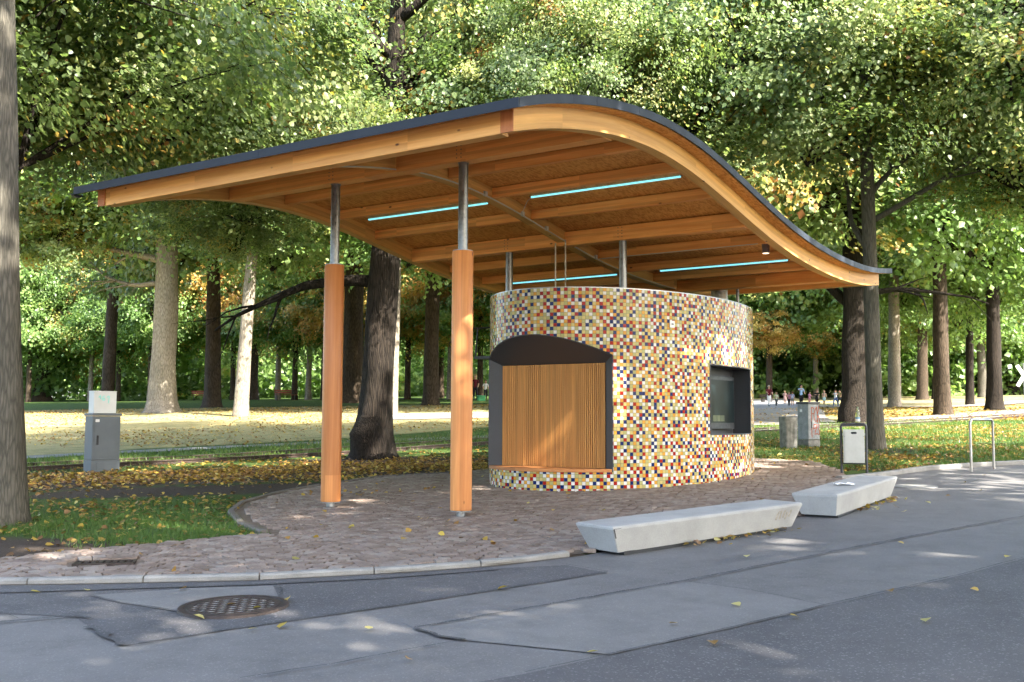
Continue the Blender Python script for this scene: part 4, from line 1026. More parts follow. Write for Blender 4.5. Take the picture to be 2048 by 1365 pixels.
# ------------------------------------------------------------------ tram track
track = thing('tram_track', 'rusty tram rails running through the grass behind the kiosk', 'tram track')
def rail_sweep(off):
    P = []
    for a, b_ in zip(RAIL[1:-1], RAIL[2:]):
        k = max(1, int(math.dist(a, b_)/1.0)); P += [(a[0]+(b_[0]-a[0])*i/k, a[1]+(b_[1]-a[1])*i/k) for i in range(k)]
    P.append(RAIL[-1]); 
    for _ in range(3): P = [P[0]]+[((a[0]+2*b_[0]+c[0])/4, (a[1]+2*b_[1]+c[1])/4) for a, b_, c in zip(P[:-2], P[1:-1], P[2:])]+[P[-1]]
    prof = [(-.075, -.06), (-.075, -.03), (-.015, -.015), (-.015, .05), (-.036, .06), (-.036, .09), (.036, .09), (.036, .06), (.015, .05), (.015, -.015), (.075, -.03), (.075, -.06)]
    v = []; n = len(prof)
    for i, p in enumerate(P):
        a = P[max(i-1, 0)]; b_ = P[min(i+1, len(P)-1)]; l = math.dist(a, b_); nx_, ny_ = -(b_[1]-a[1])/l, (b_[0]-a[0])/l
        for w_, z in prof: x, y = p[0]+nx_*(off+w_), p[1]+ny_*(off+w_); v.append((x, y, gz(x, y)+z))
    mb = MB()
    for i in range(len(P)-1):
        for k in range(n):
            pass
    mb.add(v, [(i*n+k, (i+1)*n+k, (i+1)*n+(k+1) % n, i*n+(k+1) % n) for i in range(len(P)-1) for k in range(n)])
    mb.m = [1 if (k % n) == 5 else 0 for k in range(len(mb.f))]
    o = fixn(mb.build('rail', [MAT['rail'], MAT['rail_top']], track))
rail_sweep(0.0); rail_sweep(1.435)

# ------------------------------------------------------------------ foliage meshes
def leaf_mesh(name, P, Nn, T, size, tone, mat, hexa):
    """P centres, Nn normals, T tip directions (arrays), one folded leaf each"""
    n = len(P); T = T-Nn*np.sum(T*Nn, 1)[:, None]; T /= np.linalg.norm(T, axis=1)[:, None]+1e-9
    B = np.cross(Nn, T); s = size[:, None]
    if hexa:
        shp = [(0, -.5, 0), (-.44, -.28, .07), (-.38, .12, .07), (0, .56, -.05), (.38, .12, .07), (.44, -.28, .07)]
        faces = np.array([[0, 3, 2, 1], [0, 5, 4, 3]])
    else:
        shp = [(0, -.5, 0), (-.42, -.05, .08), (0, .55, -.03), (.42, -.05, .08)]; faces = np.array([[0, 2, 1], [0, 3, 2]])
    k = len(shp); V_ = np.empty((n, k, 3))
    for i, (a, b_, c) in enumerate(shp): V_[:, i] = P+s*(B*a+T*b_+Nn*c)
    F = (faces[None]+(np.arange(n)*k)[:, None, None]).reshape(-1, faces.shape[1])
    me = bpy.data.meshes.new(name); nf = len(F); nv = faces.shape[1]
    me.vertices.add(n*k); me.vertices.foreach_set('co', V_.reshape(-1).astype(np.float32))
    me.loops.add(nf*nv); me.loops.foreach_set('vertex_index', F.reshape(-1).astype(np.int32))
    me.polygons.add(nf); me.polygons.foreach_set('loop_start', (np.arange(nf)*nv).astype(np.int32))
    try: me.polygons.foreach_set('loop_total', np.full(nf, nv, np.int32))
    except Exception: pass
    me.update(calc_edges=True)
    at = me.attributes.new('tone', 'FLOAT', 'FACE'); at.data.foreach_set('value', np.repeat(tone, 2).astype(np.float32))
    me.materials.append(mat); return me
def unit(a): return a/(np.linalg.norm(a, axis=1)[:, None]+1e-9)
def crown_mesh(name, seed, rx, rz, nclump, per, leaf, cr, mat, hexa=False, tone=(.40, .13), odd=.08, inner=.45, flat=.55):
    r = np.random.RandomState(seed)
    d = unit(r.normal(size=(nclump, 3))); lob = 1+.22*np.sin(d[:, 0]*4+seed)*np.sin(d[:, 1]*5+2*seed)+.15*np.sin(d[:, 2]*6+seed*3)
    rad = (inner+(1-inner)*r.uniform(0, 1, nclump)**.6)*lob
    c = d*rad[:, None]*np.array([rx, rx, rz]); c[:, 2] = np.where(c[:, 2] < 0, c[:, 2]*.8, c[:, 2])
    csz = r.uniform(.6, 1.35, nclump)*cr
    HUBS[name+str(seed)] = (c, rx, rz)
    idx = np.repeat(np.arange(nclump), per); n = len(idx)
    g = r.normal(size=(n, 3))*np.array([1, 1, flat])*csz[idx][:, None]*.62
    # each clump is a spray sagging away from the crown's middle
    out = unit(c*np.array([1, 1, .3])); g = g+out[idx]*(r.uniform(-.8, .9, n)*csz[idx])[:, None]*.6
    dist = np.linalg.norm(g[:, :2], axis=1); g[:, 2] -= .22*dist**2/np.maximum(cr, .3)
    P = c[idx]+g
    cn = unit(out*.55+np.array([0, 0, .6])+r.normal(size=(nclump, 3))*.35)
    Nn = unit(cn[idx]+r.normal(size=(n, 3))*.42)
    T = unit(out[idx]*.4+np.array([0, 0, -.75])+r.normal(size=(n, 3))*.55)
    ct = r.normal(tone[0], tone[1], nclump); od = r.uniform(0, 1, nclump) < odd; ct = np.where(od, r.uniform(.80, .97, nclump), ct)
    tn = ct[idx]+r.normal(0, .07, n); lone = r.uniform(0, 1, n) < odd*.22; tn = np.where(lone, r.uniform(.82, 1, n), tn)
    sz = leaf*(.45+.95*r.beta(2.2, 2.2, n))*1.12
    return leaf_mesh(name, P, Nn, T, sz, np.clip(tn, 0, 1), mat, hexa)
HUBS = {}
CROWN = {
 'A': crown_mesh('linden_crown', 1, 4.3, 3.6, 125, 300, .094, .74, MAT['leaf_linden'], True, (.42, .15), .06),
 'B': crown_mesh('linden_crown', 2, 4.5, 3.4, 125, 300, .096, .78, MAT['leaf_linden'], True, (.47, .15), .08),
 'C': crown_mesh('green_crown', 3, 5.0, 4.6, 140, 120, .23, .92, MAT['leaf_green'], False, (.42, .15), .04),
 'D': crown_mesh('mixed_crown', 4, 5.0, 4.6, 140, 120, .23, .92, MAT['leaf_linden'], False, (.50, .15), .12),
 'E': crown_mesh('autumn_crown', 5, 4.0, 3.6, 120, 130, .21, .8, MAT['leaf_autumn'], False, (.45, .2), .05),
 'F': crown_mesh('far_crown', 6, 5.0, 4.8, 160, 90, .40, 1.3, MAT['leaf_green'], False, (.40, .15), .05),
 'S': crown_mesh('shade_crown', 7, 5.0, 4.2, 36, 70, .33, .92, MAT['leaf_linden'], False, (.42, .14), .08, .3),
}
def branch_mesh(key, seed, rb):
    c, rx, rz = HUBS[key]; r = random.Random(seed); mb = MB(); root = Vector((0, 0, -rz*.75))
    hubs = [Vector((math.cos(a)*rx*.38, math.sin(a)*rx*.38, rz*h_)) for a, h_ in zip([i*1.05 for i in range(7)], (-.35, 0, .3, -.2, .45, .1, -.45))]
    def arc(a, b_, ra, rb_, n):
        mid = (a+b_)/2+Vector((r.uniform(-.2, .2), r.uniform(-.2, .2), r.uniform(.0, .35)))*(b_-a).length*.35; pts, rr = [], []
        for i in range(n+1):
            f = i/n; pts.append(a*(1-f)**2+mid*2*f*(1-f)+b_*f*f); rr.append(ra+(rb_-ra)*f)
        mb.tube(pts, rr, 5, 0, False)
    for h_ in hubs: arc(root, h_, rb, rb*.55, 5)
    for p in c:
        p = Vector(p); h_ = min(hubs, key=lambda q: (q-p).length); arc(h_, p, rb*.42, rb*.12, 5)
        for _ in range(2): q = p+Vector((r.uniform(-1, 1), r.uniform(-1, 1), r.uniform(-.7, .4)))*.55; arc(p, q, rb*.12, rb*.05, 2)
    return mb.mesh('branches', MAT['bark_dark'], True)
BRANCH = {k: branch_mesh(n_, i, rb) for i, (k, n_, rb) in enumerate((('A', 'linden_crown1', .055), ('B', 'linden_crown2', .055), ('C', 'green_crown3', .07), ('D', 'mixed_crown4', .07), ('E', 'autumn_crown5', .06)))}
def trunk_part(path, radii, bark, parent, name='trunk', n=14, flare=0.0, seed=0, burl=None):
    """tapered trunk with furrow-scale unevenness and root flare"""
    P = [Vector(p) for p in path]; pts, rr = [], []
    for a, b_, ra, rb in zip(P[:-1], P[1:], radii[:-1], radii[1:]):
        k = max(1, int((b_-a).length/.45))
        for i in range(k): f = i/k; pts.append(a.lerp(b_, f)); rr.append(ra+(rb-ra)*f)
    pts.append(P[-1]); rr.append(radii[-1])
    for _ in range(2): pts = [pts[0]]+[(a+b_*2+c)/4 for a, b_, c in zip(pts[:-2], pts[1:-1], pts[2:])]+[pts[-1]]
    z0 = pts[0].z; r = random.Random(seed); ph = [r.uniform(0, 6.28) for _ in range(6)]
    def jit(i, k):
        a = 2*math.pi*k/n; z = pts[i].z-z0
        j = 1+.05*math.sin(3*a+ph[0]+z*.5)+.04*math.sin(5*a+ph[1]-z*.8)+.03*math.sin(2*a+z*1.7+ph[2])
        if flare: j += flare*math.exp(-max(z, 0)/.38)*(1+.45*math.sin(4*a+ph[3])+.3*math.sin(7*a+ph[4]))
        if burl and abs(z-burl[0]) < .5: j += burl[2]*max(0, math.cos(a-burl[1]))**3*math.exp(-((z-burl[0])/.28)**2)
        return j
    mb = MB(); mb.tube(pts, rr, n, 0, True, jit); o = mb.build(name, bark, parent, True); return o
def branch(parent, bark, p0, az, length, rise, r0, seed, droop=0.0, twigs=4):
    r = random.Random(seed); p = Vector(p0); d = Vector((math.cos(az), math.sin(az), rise)).normalized(); pts, rr = [p.copy()], [r0]; k = 7
    for i in range(k):
        d = (d+Vector((r.uniform(-.22, .22), r.uniform(-.22, .22), r.uniform(-.12, .16)-droop*.1*i))).normalized()
        p = p+d*length/k; pts.append(p.copy()); rr.append(r0*(1-.86*(i+1)/k))
    mb = MB(); mb.tube(pts, rr, 8)
    for _ in range(twigs):
        i = r.randrange(2, k); q = pts[i].copy(); e = (pts[i]-pts[i-1]).normalized(); e = (e+Vector((r.uniform(-1, 1), r.uniform(-1, 1), r.uniform(-.5, .7)))).normalized()
        tp, tr_ = [q.copy()], [rr[i]*.6]
        for j in range(4): e = (e+Vector((r.uniform(-.3, .3), r.uniform(-.3, .3), r.uniform(-.25, .15)))).normalized(); q = q+e*length*.09; tp.append(q.copy()); tr_.append(rr[i]*.6*(1-.22*(j+1)))
        mb.tube(tp, tr_, 5)
    mb.build('limb', bark, parent, True)
def tree(name, label, x, y, h, r0, bark, crowns, lean=(0, 0), limbs=6, lim=(.42, .9), seed=0, flare=.35, group=None, mid=None, n=14, burl=None, extra=()):
    t = thing(name, label, 'tree', (x, y, gz(x, y)), 0, group); r = random.Random(seed+100)
    m = mid or (lean[0]*.4+r.uniform(-.1, .1), lean[1]*.4+r.uniform(-.1, .1))
    path = [(0, 0, -.25), (0, 0, .1), (m[0], m[1], h*.45), (lean[0], lean[1], h)]
    trunk_part(path, [r0*1.08, r0*1.04, r0*.8, r0*.22], bark, t, 'trunk', n, flare, seed, burl)
    def at(z):
        if z < h*.45: f = z/(h*.45); return Vector((m[0]*f, m[1]*f, z))
        f = (z-h*.45)/(h*.55); return Vector((m[0]+(lean[0]-m[0])*f, m[1]+(lean[1]-m[1])*f, z))
    a0 = r.uniform(0, 6.28)
    for i in range(limbs):
        z = h*(lim[0]+(lim[1]-lim[0])*i/max(1, limbs-1)); az = a0+i*2.4+r.uniform(-.4, .4)
        branch(t, bark, at(z), az, h*r.uniform(.22, .34), r.uniform(.25, .8), r0*.42*(1-.5*i/max(1, limbs)), seed*31+i)
    for i, (z, az, ln, rise, rr, dr) in enumerate(extra): branch(t, bark, at(z), az, ln, rise, rr, seed*77+i, dr, 6)
    for kind, off, sc, rz in crowns:
        o = link('crown', CROWN[kind], t); o.location = off; o.scale = sc if hasattr(sc, '__len__') else (sc, sc, sc); o.rotation_euler = (0, 0, rz)
        if kind in BRANCH: b_ = link('branches', BRANCH[kind], t); b_.location = off; b_.scale = o.scale; b_.rotation_euler = (0, 0, rz)
    return t
BD, BG, BP, BB = MAT['bark_dark'], MAT['bark_grey'], MAT['bark_pale'], MAT['bark_brown']

# ------------------------------------------------------------------ trees in view
near_tree = tree('linden_tree', 'grey linden trunk cut by the left picture edge, nearest tree', -6.42, 13.3, 13, .275, BG,
     [('A', (-2.3, 4.9, 8.3), (1, 1, .95), .4), ('B', (-4.0, 1.6, 9.0), 1, 2.1), ('B', (-1.0, 8.2, 9.6), 1, 1.0), ('A', (-6.5, 6.5, 7.6), 1, 4.0)], (-.75, .3), 4, (.68, .92), 1, .42,
     extra=())
tree('linden_tree', 'thick dark furrowed trunk with burls between the two wooden posts', -3.36, 25.5, 15, .40, BD,
     [('B', (-3.9, 2.4, 8.6), 1.0, .3), ('A', (3.6, 3.0, 9.2), 1.05, 1.7), ('A', (-.6, -1.6, 6.9), (.55, .5, .45), 2.9), ('B', (-5.0, -1.5, 8.6), (.6, .6, .7), 1.9), ('A', (4.6, -1.2, 8.9), (.6, .6, .7), 4.9), ('B', (.2, 4.2, 12.4), 1.1, 3.2), ('B', (5.8, 2.4, 11.4), 1.0, 5.0), ('A', (-3.4, -.2, 5.9), (.45, .45, .40), 2.0)],
     (.6, .2), 6, (.6, .92), 2, .55, mid=(.30, .05), n=20, burl=(.85, -2.2, .75), extra=((4.3, 3.25, 4.6, .12, .17, .3), (9.2, .5, 5, .9, .16, 0), (9.8, .1, 5.5, 1.1, .14, 0), (9.3, 2.7, 5, 1.0, .15, 0)))
tree('maple_tree', 'slim straight grey trunk rising right behind the steel bin', 9.15, 26.45, 16, .20, BG,
     [('B', (-1.8, -.8, 9.6), 1.0, .6), ('A', (3.4, -1.0, 9.2), 1.05, 2.0), ('B', (.5, .8, 12.8), 1.1, 3.9), ('A', (-4.6, 1.5, 10.8), 1.05, 5.1), ('B', (5.8, 2.0, 11.8), 1.05, 1.2), ('A', (4.6, .4, 7.4), (.65, .65, .6), 3.3)], (-.15, .1), 7, (.36, .9), 3, .3, mid=(-.06, 0),
     extra=((5.0, 2.5, 4.0, 1.3, .09, 0), (6.4, .35, 3.6, 1.2, .08, 0)))
tree('oak_tree', 'massive dark forked trunk behind the steel bin, with burl near its foot', 14.65, 44.85, 20, .56, BD,
     [('D', (-3.5, -1, 11), 1.1, .2), ('C', (4, 0, 12), 1.15, 1.4), ('D', (0, 2, 16.5), 1.25, 2.9), ('C', (-5, 3, 15), 1.1, 4.1), ('D', (6, 1, 16), 1.1, 5.6)], (.3, 0), 6, (.45, .9), 4, .4, n=18, burl=(.7, -2.6, .5),
     extra=((5.0, 2.75, 4.8, 1.1, .26, 0), (5.6, .1, 5.5, .12, .15, .3)))
tree('plane_tree', 'big sunlit pale trunk with flared roots on the left lawn', -16.63, 50.0, 20, .60, BP,
     [('C', (-4, -1, 12.2), 1.15, .5), ('D', (3.5, 0, 12.4), 1.1, 2.2), ('C', (0, 1, 17), 1.3, 3.1), ('C', (-8, 1, 14), 1.1, 5.0), ('D', (7, 2, 15), 1.1, 1.1), ('D', (-5.4, -1.2, 8.8), (.62, .62, .5), 2.6)], (.1, .3), 6, (.45, .9), 5, .62, n=20, mid=(-.05, .1),
     extra=((7.2, 3.3, 6, .25, .2, 0), (6.2, 3.0, 5, -.02, .15, -.2)))
tree('lawn_tree', 'thick brown trunk right of the big sunlit trunk on the lawn', -17.2, 60.3, 19, .46, BB,
     [('D', (-2, 0, 12), 1.1, 1.5), ('C', (3, 1, 14), 1.2, .5), ('D', (0, 0, 17), 1.2, 4.5)], (-.5, 0), 5, (.5, .9), 6, .5)
tree('lawn_tree', 'pale slanting trunk dappled with sun on the lawn', -11.9, 46.1, 15, .31, BP,
     [('C', (1, 1, 9), (.8, .8, .7), .3), ('C', (1.4, 2, 12), 1.0, 2.2), ('D', (-1, 1, 13.5), .9, 3.8)], (.9, 0), 5, (.5, .9), 7, .3, mid=(.32, 0))
tree('lawn_tree', 'brown trunk just behind the pale slanting one', -22.9, 92.6, 18, .5, BB, [('E', (0, 0, 9), 1.2, .3), ('D', (1, 1, 14), 1.2, 1.3)], (0, 0), 4, (.5, .9), 8, .4)
tree('lawn_tree', 'very thick dark trunk far behind the burled one, dappled', -10.45, 69.0, 20, .72, BB, [('C', (-2, 0, 14), 1.0, 2.3), ('D', (1, 0, 18), 1.1, 1.1)], (0, 0), 5, (.5, .9), 9, .5, n=18)
tree('lawn_tree', 'thin pale trunk half hidden behind the burled trunk', -5.19, 45.7, 14, .22, BP, [('C', (.5, 1, 9.4), .8, .9), ('C', (0, 2, 12), .9, 2.9)], (.1, 0), 4, (.55, .9), 10, .25)
tree('sycamore_tree', 'low spreading bright green tree at the far left of the lawn', -47.5, 106.2, 18, .78, BB, [('C', (3, -4, 7.6), 1.3, .3), ('C', (11, -6, 7.8), 1.25, 2.0), ('C', (-5, -2, 9), 1.3, 4.4), ('C', (5, -3, 13), 1.4, 1.2), ('C', (16, -6, 11), 1.2, 3.3)], (0, 0), 5, (.3, .9), 11, .7, n=18)
# right-hand wood: trunks one can tell apart
right = [(28.48, 78.0, .46, BP, 'pale beech trunk with an orange mark right of the forked oak', 20, (.2, 0)), (45.6, 116.5, .60, BB, 'leaning brown trunk in the right-hand wood', 22, (.9, 0)),
         (48.2, 119.2, .40, BD, 'slim dark trunk of a leaning pair in the right-hand wood', 20, (.9, 0)), (56.7, 138, .45, BD, 'slim trunk behind the leaning pair in the right-hand wood', 20, (-.6, 0)),
         (35.76, 81.9, .31, BD, 'thin dark trunk left of the stout one above the bicycle stand', 17, (.3, 0)), (59.4, 132.3, .55, BG, 'pale grey distant trunk between the thin and the stout trunk', 20, (-.3, 0)),
         (30.53, 66.3, .47, BD, 'stout dark trunk above the bicycle stand', 18, (.3, .2)), (74.5, 156, .95, BD, 'broad dark trunk beside the crossing sign', 22, (0, 0)),
         (32.4, 132, .40, BB, 'dark trunk just right of the kiosk wall', 20, (0, 0)), (41.4, 160, .36, BB, 'thin trunk behind the adult in maroon', 20, (0, 0)), (43.5, 150, .38, BP, 'paler thin trunk behind the children', 20, (.2, 0)),
         (47.5, 150, .24, BP, 'very thin sunlit trunk right of the adult in blue', 18, (0, 0)), (51.5, 156, .55, BP, 'pale tapering trunk above the children at the right', 21, (-1.0, 0))]
for i, (x, y, r_, bk, lb_, h, ln) in enumerate(right):
    ks = ['C', 'D', 'F', 'D', 'C']; r = random.Random(i); zc = h*.52
    cr = [(('D' if i % 2 else 'C') if y < 100 else 'F', (r.uniform(-2, 2), r.uniform(-1, 3), zc+1.0), 1.1, r.uniform(0, 6)), ('D' if y < 100 else 'F', (r.uniform(-3, 3), r.uniform(-1, 3), zc+6), 1.25, r.uniform(0, 6)), ('C' if y < 100 else 'F', (r.uniform(-5, 5), r.uniform(0, 4), zc+3.5), 1.15, r.uniform(0, 6))]
    if i in (8, 9, 10): cr.append(('E', (r.uniform(-2, 2), -2, 8.6), (.85, .85, .8), 1.0+i))
    tree('wood_tree', lb_, x, y, h, r_, bk, cr, ln, 4, (.5, .9), 20+i, .4, 'trees of the right-hand wood', n=12)
# row of thin trunks behind the lawn: nothing tells these apart
FL = [(-44.7, 97), (-39.8, 99), (-35.7, 95), (-33.5, 97), (-31.4, 91), (-19.4, 87), (-17.6, 85), (-16.3, 84), (-14.9, 83), (-13.4, 82), (-7.96, 80), (-6.4, 79), (-5.8, 86), (-4.6, 78), (-2.33, 77), (-1.4, 78), (-24.5, 92), (-27.5, 95), (-50, 112), (-11.3, 88)]
protoT = None
for i, (x, y) in enumerate(FL):
    r = random.Random(500+i); lab = 'slender-trunked tree in the row behind the sunlit lawn'
    kinds = [('E' if i % 2 else 'C', (r.uniform(-.6, .6), r.uniform(-1, 1), 7.2+r.uniform(-.6, .8)), (.85, .85, .95), r.uniform(0, 6)), ('E' if i % 3 else 'C', (r.uniform(-1, 1), 1, 11.5), (.8, .8, .95), r.uniform(0, 6))]
    if protoT is None or i < 4:
        t = tree('row_tree', lab, x, y, 15, .23, BP if i % 2 else BB, kinds, (r.uniform(-.3, .3), 0), 3, (.5, .85), 60+i, .35, 'trees of the row behind the lawn', n=10)
        protoT = (protoT or [])+[t]
    else:
        src = protoT[i % len(protoT)]; t = thing('row_tree', lab, 'tree', (x, y, gz(x, y)), r.uniform(0, 6), 'trees of the row behind the lawn')
        for ch in src.children:
            if ch.name.startswith(('crown', 'branches')): continue
            c = ch.copy(); COL.objects.link(c); c.parent = t
        for kind, off, sc, rz in kinds:
            o = link('crown', CROWN[kind], t); o.location = off; o.scale = sc; o.rotation_euler = (0, 0, rz)
# tall trees whose trunks stand behind the kiosk and roof; only their crowns show
for i, (x, y, lb_) in enumerate(((2.5, 47, 'tall green tree whose crown rises behind the middle of the canopy roof'), (-4.5, 58, 'tall tree whose crown rises above the left roof edge'), (7.5, 62, 'tall yellow-green tree whose crown shows above the roof peak'), (12.5, 92, 'distant tall crown showing right of the roof peak'), (-27, 70, 'tall tree crown above the big sunlit trunk'), (23, 56, 'tall tree with hanging yellow leaves above the bicycle stand'))):
    r = random.Random(900+i)
    tree('park_tree', lb_, x, y, 22, .42, BB, [('C' if (i+k) % 2 else 'D', (r.uniform(-4, 4), r.uniform(-2, 3), 12.5+k*3.8), 1.2, r.uniform(0, 6)) for k in range(3)], (r.uniform(-.5, .5), 0), 5, (.4, .9), 90+i, .4, 'tall trees behind the kiosk', n=12)
# trees across the road behind the viewer: out of the picture, they dapple the plaza
for i, (x, y, h) in enumerate(((8.5, 1.0, 22), (13.5, 6.0, 21), (14.5, -3.5, 22), (8.0, -7.5, 23), (20.5, 13.0, 19), (7.5, 7.5, 26), (3.5, -4.0, 24))):
    r = random.Random(700+i)
    tree('roadside_tree', 'tall roadside tree across the road from the kiosk, out of the picture', x, y, h, .4, BB,
         [('S', (r.uniform(-2.5, 2.5), r.uniform(-2.5, 2.5), h*(.62 if h > 26 else .48)+k*3.2), 1.1, r.uniform(0, 6)) for k in range(3)], (0, 0), 5, (.4, .9), 120+i, .3, 'roadside trees behind the viewer', n=10)
# far wood and undergrowth: one mass
def far_mass(name, seed, n, rr, zr, leaf, mat, tone, ang=(-.62, .62), per=60, cr=2.2):
    r = np.random.RandomState(seed); nc = n//per
    a = r.uniform(ang[0], ang[1], nc); d = r.uniform(rr[0], rr[1], nc); x = np.tan(a)*d; y = d
    z = ground_z(x, y)+r.uniform(zr[0], zr[1], nc)
    c = np.stack([x, y, z], 1); idx = np.repeat(np.arange(nc), per); m = len(idx)
    P = c[idx]+r.normal(size=(m, 3))*np.array([1, 1, .6])*cr*.6
    Nn = unit(np.array([.1, -.35, .45])+r.normal(size=(m, 3))*.65); T = unit(np.array([0, 0, -.7])+r.normal(size=(m, 3))*.6)
    tn = np.clip(r.normal(tone[0], tone[1], nc)[idx]+r.normal(0, .06, m), 0, 1)
    P[:, 2] = np.maximum(P[:, 2], ground_z(P[:, 0], P[:, 1])+.1)
    me = leaf_mesh(name, P, Nn, T, leaf*r.uniform(.7, 1.3, m), tn, mat, False)
    return tag(link(name, me), kind='stuff')
far_mass('far_wood', 21, 90000, (150, 205), (1, 46), 1.2, MAT['leaf_green'], (.42, .18), per=60, cr=3.4)
far_mass('far_wood', 24, 26000, (175, 235), (1, 60), 1.5, MAT['leaf_linden'], (.5, .18), per=60, cr=4)
far_mass('undergrowth', 22, 42000, (104, 128), (0, 8), .62, MAT['leaf_green'], (.46, .17), (-.60, .06), 50, 1.8)
far_mass('undergrowth', 23, 42000, (150, 172), (0, 11), .85, MAT['leaf_green'], (.34, .16), (.15, .62), 50, 1.8)

# ------------------------------------------------------------------ grass, fallen leaves
def blades(name, X, Y, h, w, seed, tone=(.45, .18)):
    r = np.random.RandomState(seed); n = len(X); Z = ground_z(X, Y)-.005
    az = r.uniform(0, 6.28, n); hh = h*r.uniform(.5, 1.25, n); ln = hh*r.uniform(.1, .7, n); la = r.uniform(0, 6.28, n); ww = w*r.uniform(.7, 1.3, n)
    V_ = np.empty((n, 3, 3)); dx, dy = np.cos(az)*ww/2, np.sin(az)*ww/2
    V_[:, 0] = np.stack([X-dx, Y-dy, Z], 1); V_[:, 1] = np.stack([X+dx, Y+dy, Z], 1); V_[:, 2] = np.stack([X+np.cos(la)*ln, Y+np.sin(la)*ln, Z+hh], 1)
    me = bpy.data.meshes.new(name); me.vertices.add(3*n); me.vertices.foreach_set('co', V_.reshape(-1).astype(np.float32))
    me.loops.add(3*n); me.loops.foreach_set('vertex_index', np.arange(3*n, dtype=np.int32)); me.polygons.add(n); me.polygons.foreach_set('loop_start', np.arange(0, 3*n, 3, dtype=np.int32)); me.update(calc_edges=True)
    tn = np.clip(r.normal(tone[0], tone[1], n)+.15*noise2(X*.8, Y*.8, 9), 0, 1)
    at = me.attributes.new('tone', 'FLOAT', 'FACE'); at.data.foreach_set('value', tn.astype(np.float32)); me.materials.append(MAT['grass'])
    return tag(link(name, me), kind='stuff')
def sample(x0, x1, y0, y1, n, seed, keep):
    r = np.random.RandomState(seed); X = r.uniform(x0, x1, n); Y = r.uniform(y0, y1, n); p = keep(X, Y); k = r.uniform(0, 1, n) < p; return X[k], Y[k]
off = lambda X, Y: ~inpoly(X, Y, PLAZA) & ~inpoly(X, Y, road_poly)
def k_near(X, Y):
    c = np.exp(-(((X+4.1)/1.35)**2+((Y-12.4)/1.3)**2))*1.6+.9*np.exp(-(((X+5.6)/1.2)**2+((Y-13.6)/1.0)**2))+.12*np.exp(-((Y-15.2)/.8)**2)
    soil = np.exp(-(((X+6.2)/1.5)**2+((Y-11.3)/.7)**2)); n_ = .5+.6*noise2(X*2, Y*2, 12)
    return np.clip(c*n_*1.3-soil*1.2, 0, 1)*off(X, Y)
X, Y = sample(-8.5, -2.4, 10, 17, 90000, 31, k_near); blades('grass', X, Y, .075, .009, 32)
def k_right(X, Y): return np.clip(.35+.75*noise2(X*.9, Y*.9, 14)+.5*np.exp(-((Y-21.6)/.7)**2), 0, 1)*off(X, Y)
X, Y = sample(4.8, 16, 20, 31, 70000, 33, k_right); blades('grass', X, Y, .09, .014, 34)
X, Y = sample(5, 24, 29, 46, 60000, 37, lambda X, Y: np.clip(.5+.6*noise2(X*.6, Y*.6, 15), .1, 1)*(Y < rail_y(X)-.2)); blades('grass', X, Y, .11, .024, 38, (.5, .2))
def k_track(X, Y):
    d = Y-rail_y(X); return np.where((d > .15) & (d < 5.2), 1.0, np.where((d < -.1) & (d > -1.2), .08, 0))*np.where(X > 1, .45, 1)
X, Y = sample(-17, 20, 17, 47, 190000, 35, k_track); blades('grass', X, Y, .13, .024, 36, (.62, .16))
def litter(name, X, Y, size, seed, tone=(.5, .25)):
    r = np.random.RandomState(seed); n = len(X); P = np.stack([X, Y, ground_z(X, Y)+r.uniform(.008, .035, n)], 1)
    Nn = unit(np.array([0, 0, 1.2])+r.normal(size=(n, 3))*.42); T = unit(r.normal(size=(n, 3))*np.array([1, 1, .2]))
    me = leaf_mesh(name, P, Nn, T, size*r.uniform(.6, 1.3, n), np.clip(r.normal(tone[0], tone[1], n), 0, 1), MAT['litter'], True)
    return tag(link(name, me), kind='stuff')
def k_left(X, Y):
    band = np.exp(-((Y-(20.9+.40*(X+6)))/2.6)**2); strip = np.exp(-((Y-(17.6+.18*(X+6)))/1.0)**2); nearband = .35*np.exp(-((Y-14.6)/1.8)**2)
    edge = .55*np.exp(-((Y-np.interp(X, [-9, -4.92, -4.41, -3.78, -3.23, -2.67], [10.0, 10.32, 10.83, 11.21, 11.67, 12.0]))/.25)**2)*(X < -2.6)
    return np.clip((band*1.1+nearband+edge+.10)*(.6+.5*noise2(X*1.3, Y*1.3, 17))-.25*strip, .015, 1)*off(X, Y)*(Y < rail_y(X)-.1)
X, Y = sample(-13, 2, 10, 31, 76000, 41, k_left); litter('fallen_leaves', X, Y, .070, 42, (.36, .26))
def k_r(X, Y): return np.clip(.30+.55*noise2(X*.8, Y*.8, 19)+.6*np.exp(-((Y-23.5-.2*X+1.6)/.8)**2), .03, 1)*off(X, Y)
X, Y = sample(4.5, 22, 19.5, 42, 44000, 43, lambda X, Y: k_r(X, Y)*(Y < rail_y(X))); litter('fallen_leaves', X, Y, .080, 44, (.34, .22))
def k_far(X, Y): return np.clip(.35+.5*noise2(X*.35, Y*.35, 23), .03, 1)
X, Y = sample(-26, 0, 31, 58, 30000, 45, k_far); litter('fallen_leaves', X, Y, .075, 46, (.40, .2))
X, Y = sample(10, 45, 45, 80, 26000, 47, k_far); litter('fallen_leaves', X, Y, .15, 48, (.42, .22))
def k_pl(X, Y):
    b = sum(np.exp(-(((X-cx_)/.8)**2+((Y-cy_)/.35)**2)) for cx_, cy_ in ((-2.6, 16.2), (-1.7, 16.8)))
    return np.clip(.035+.8*b, 0, 1)*inpoly(X, Y, PLAZA)*((((X-CX)*U.x+(Y-CY)*U.y)/EB)**2+(((X-CX)*V.x+(Y-CY)*V.y-ES)/EA)**2 > 1.05)
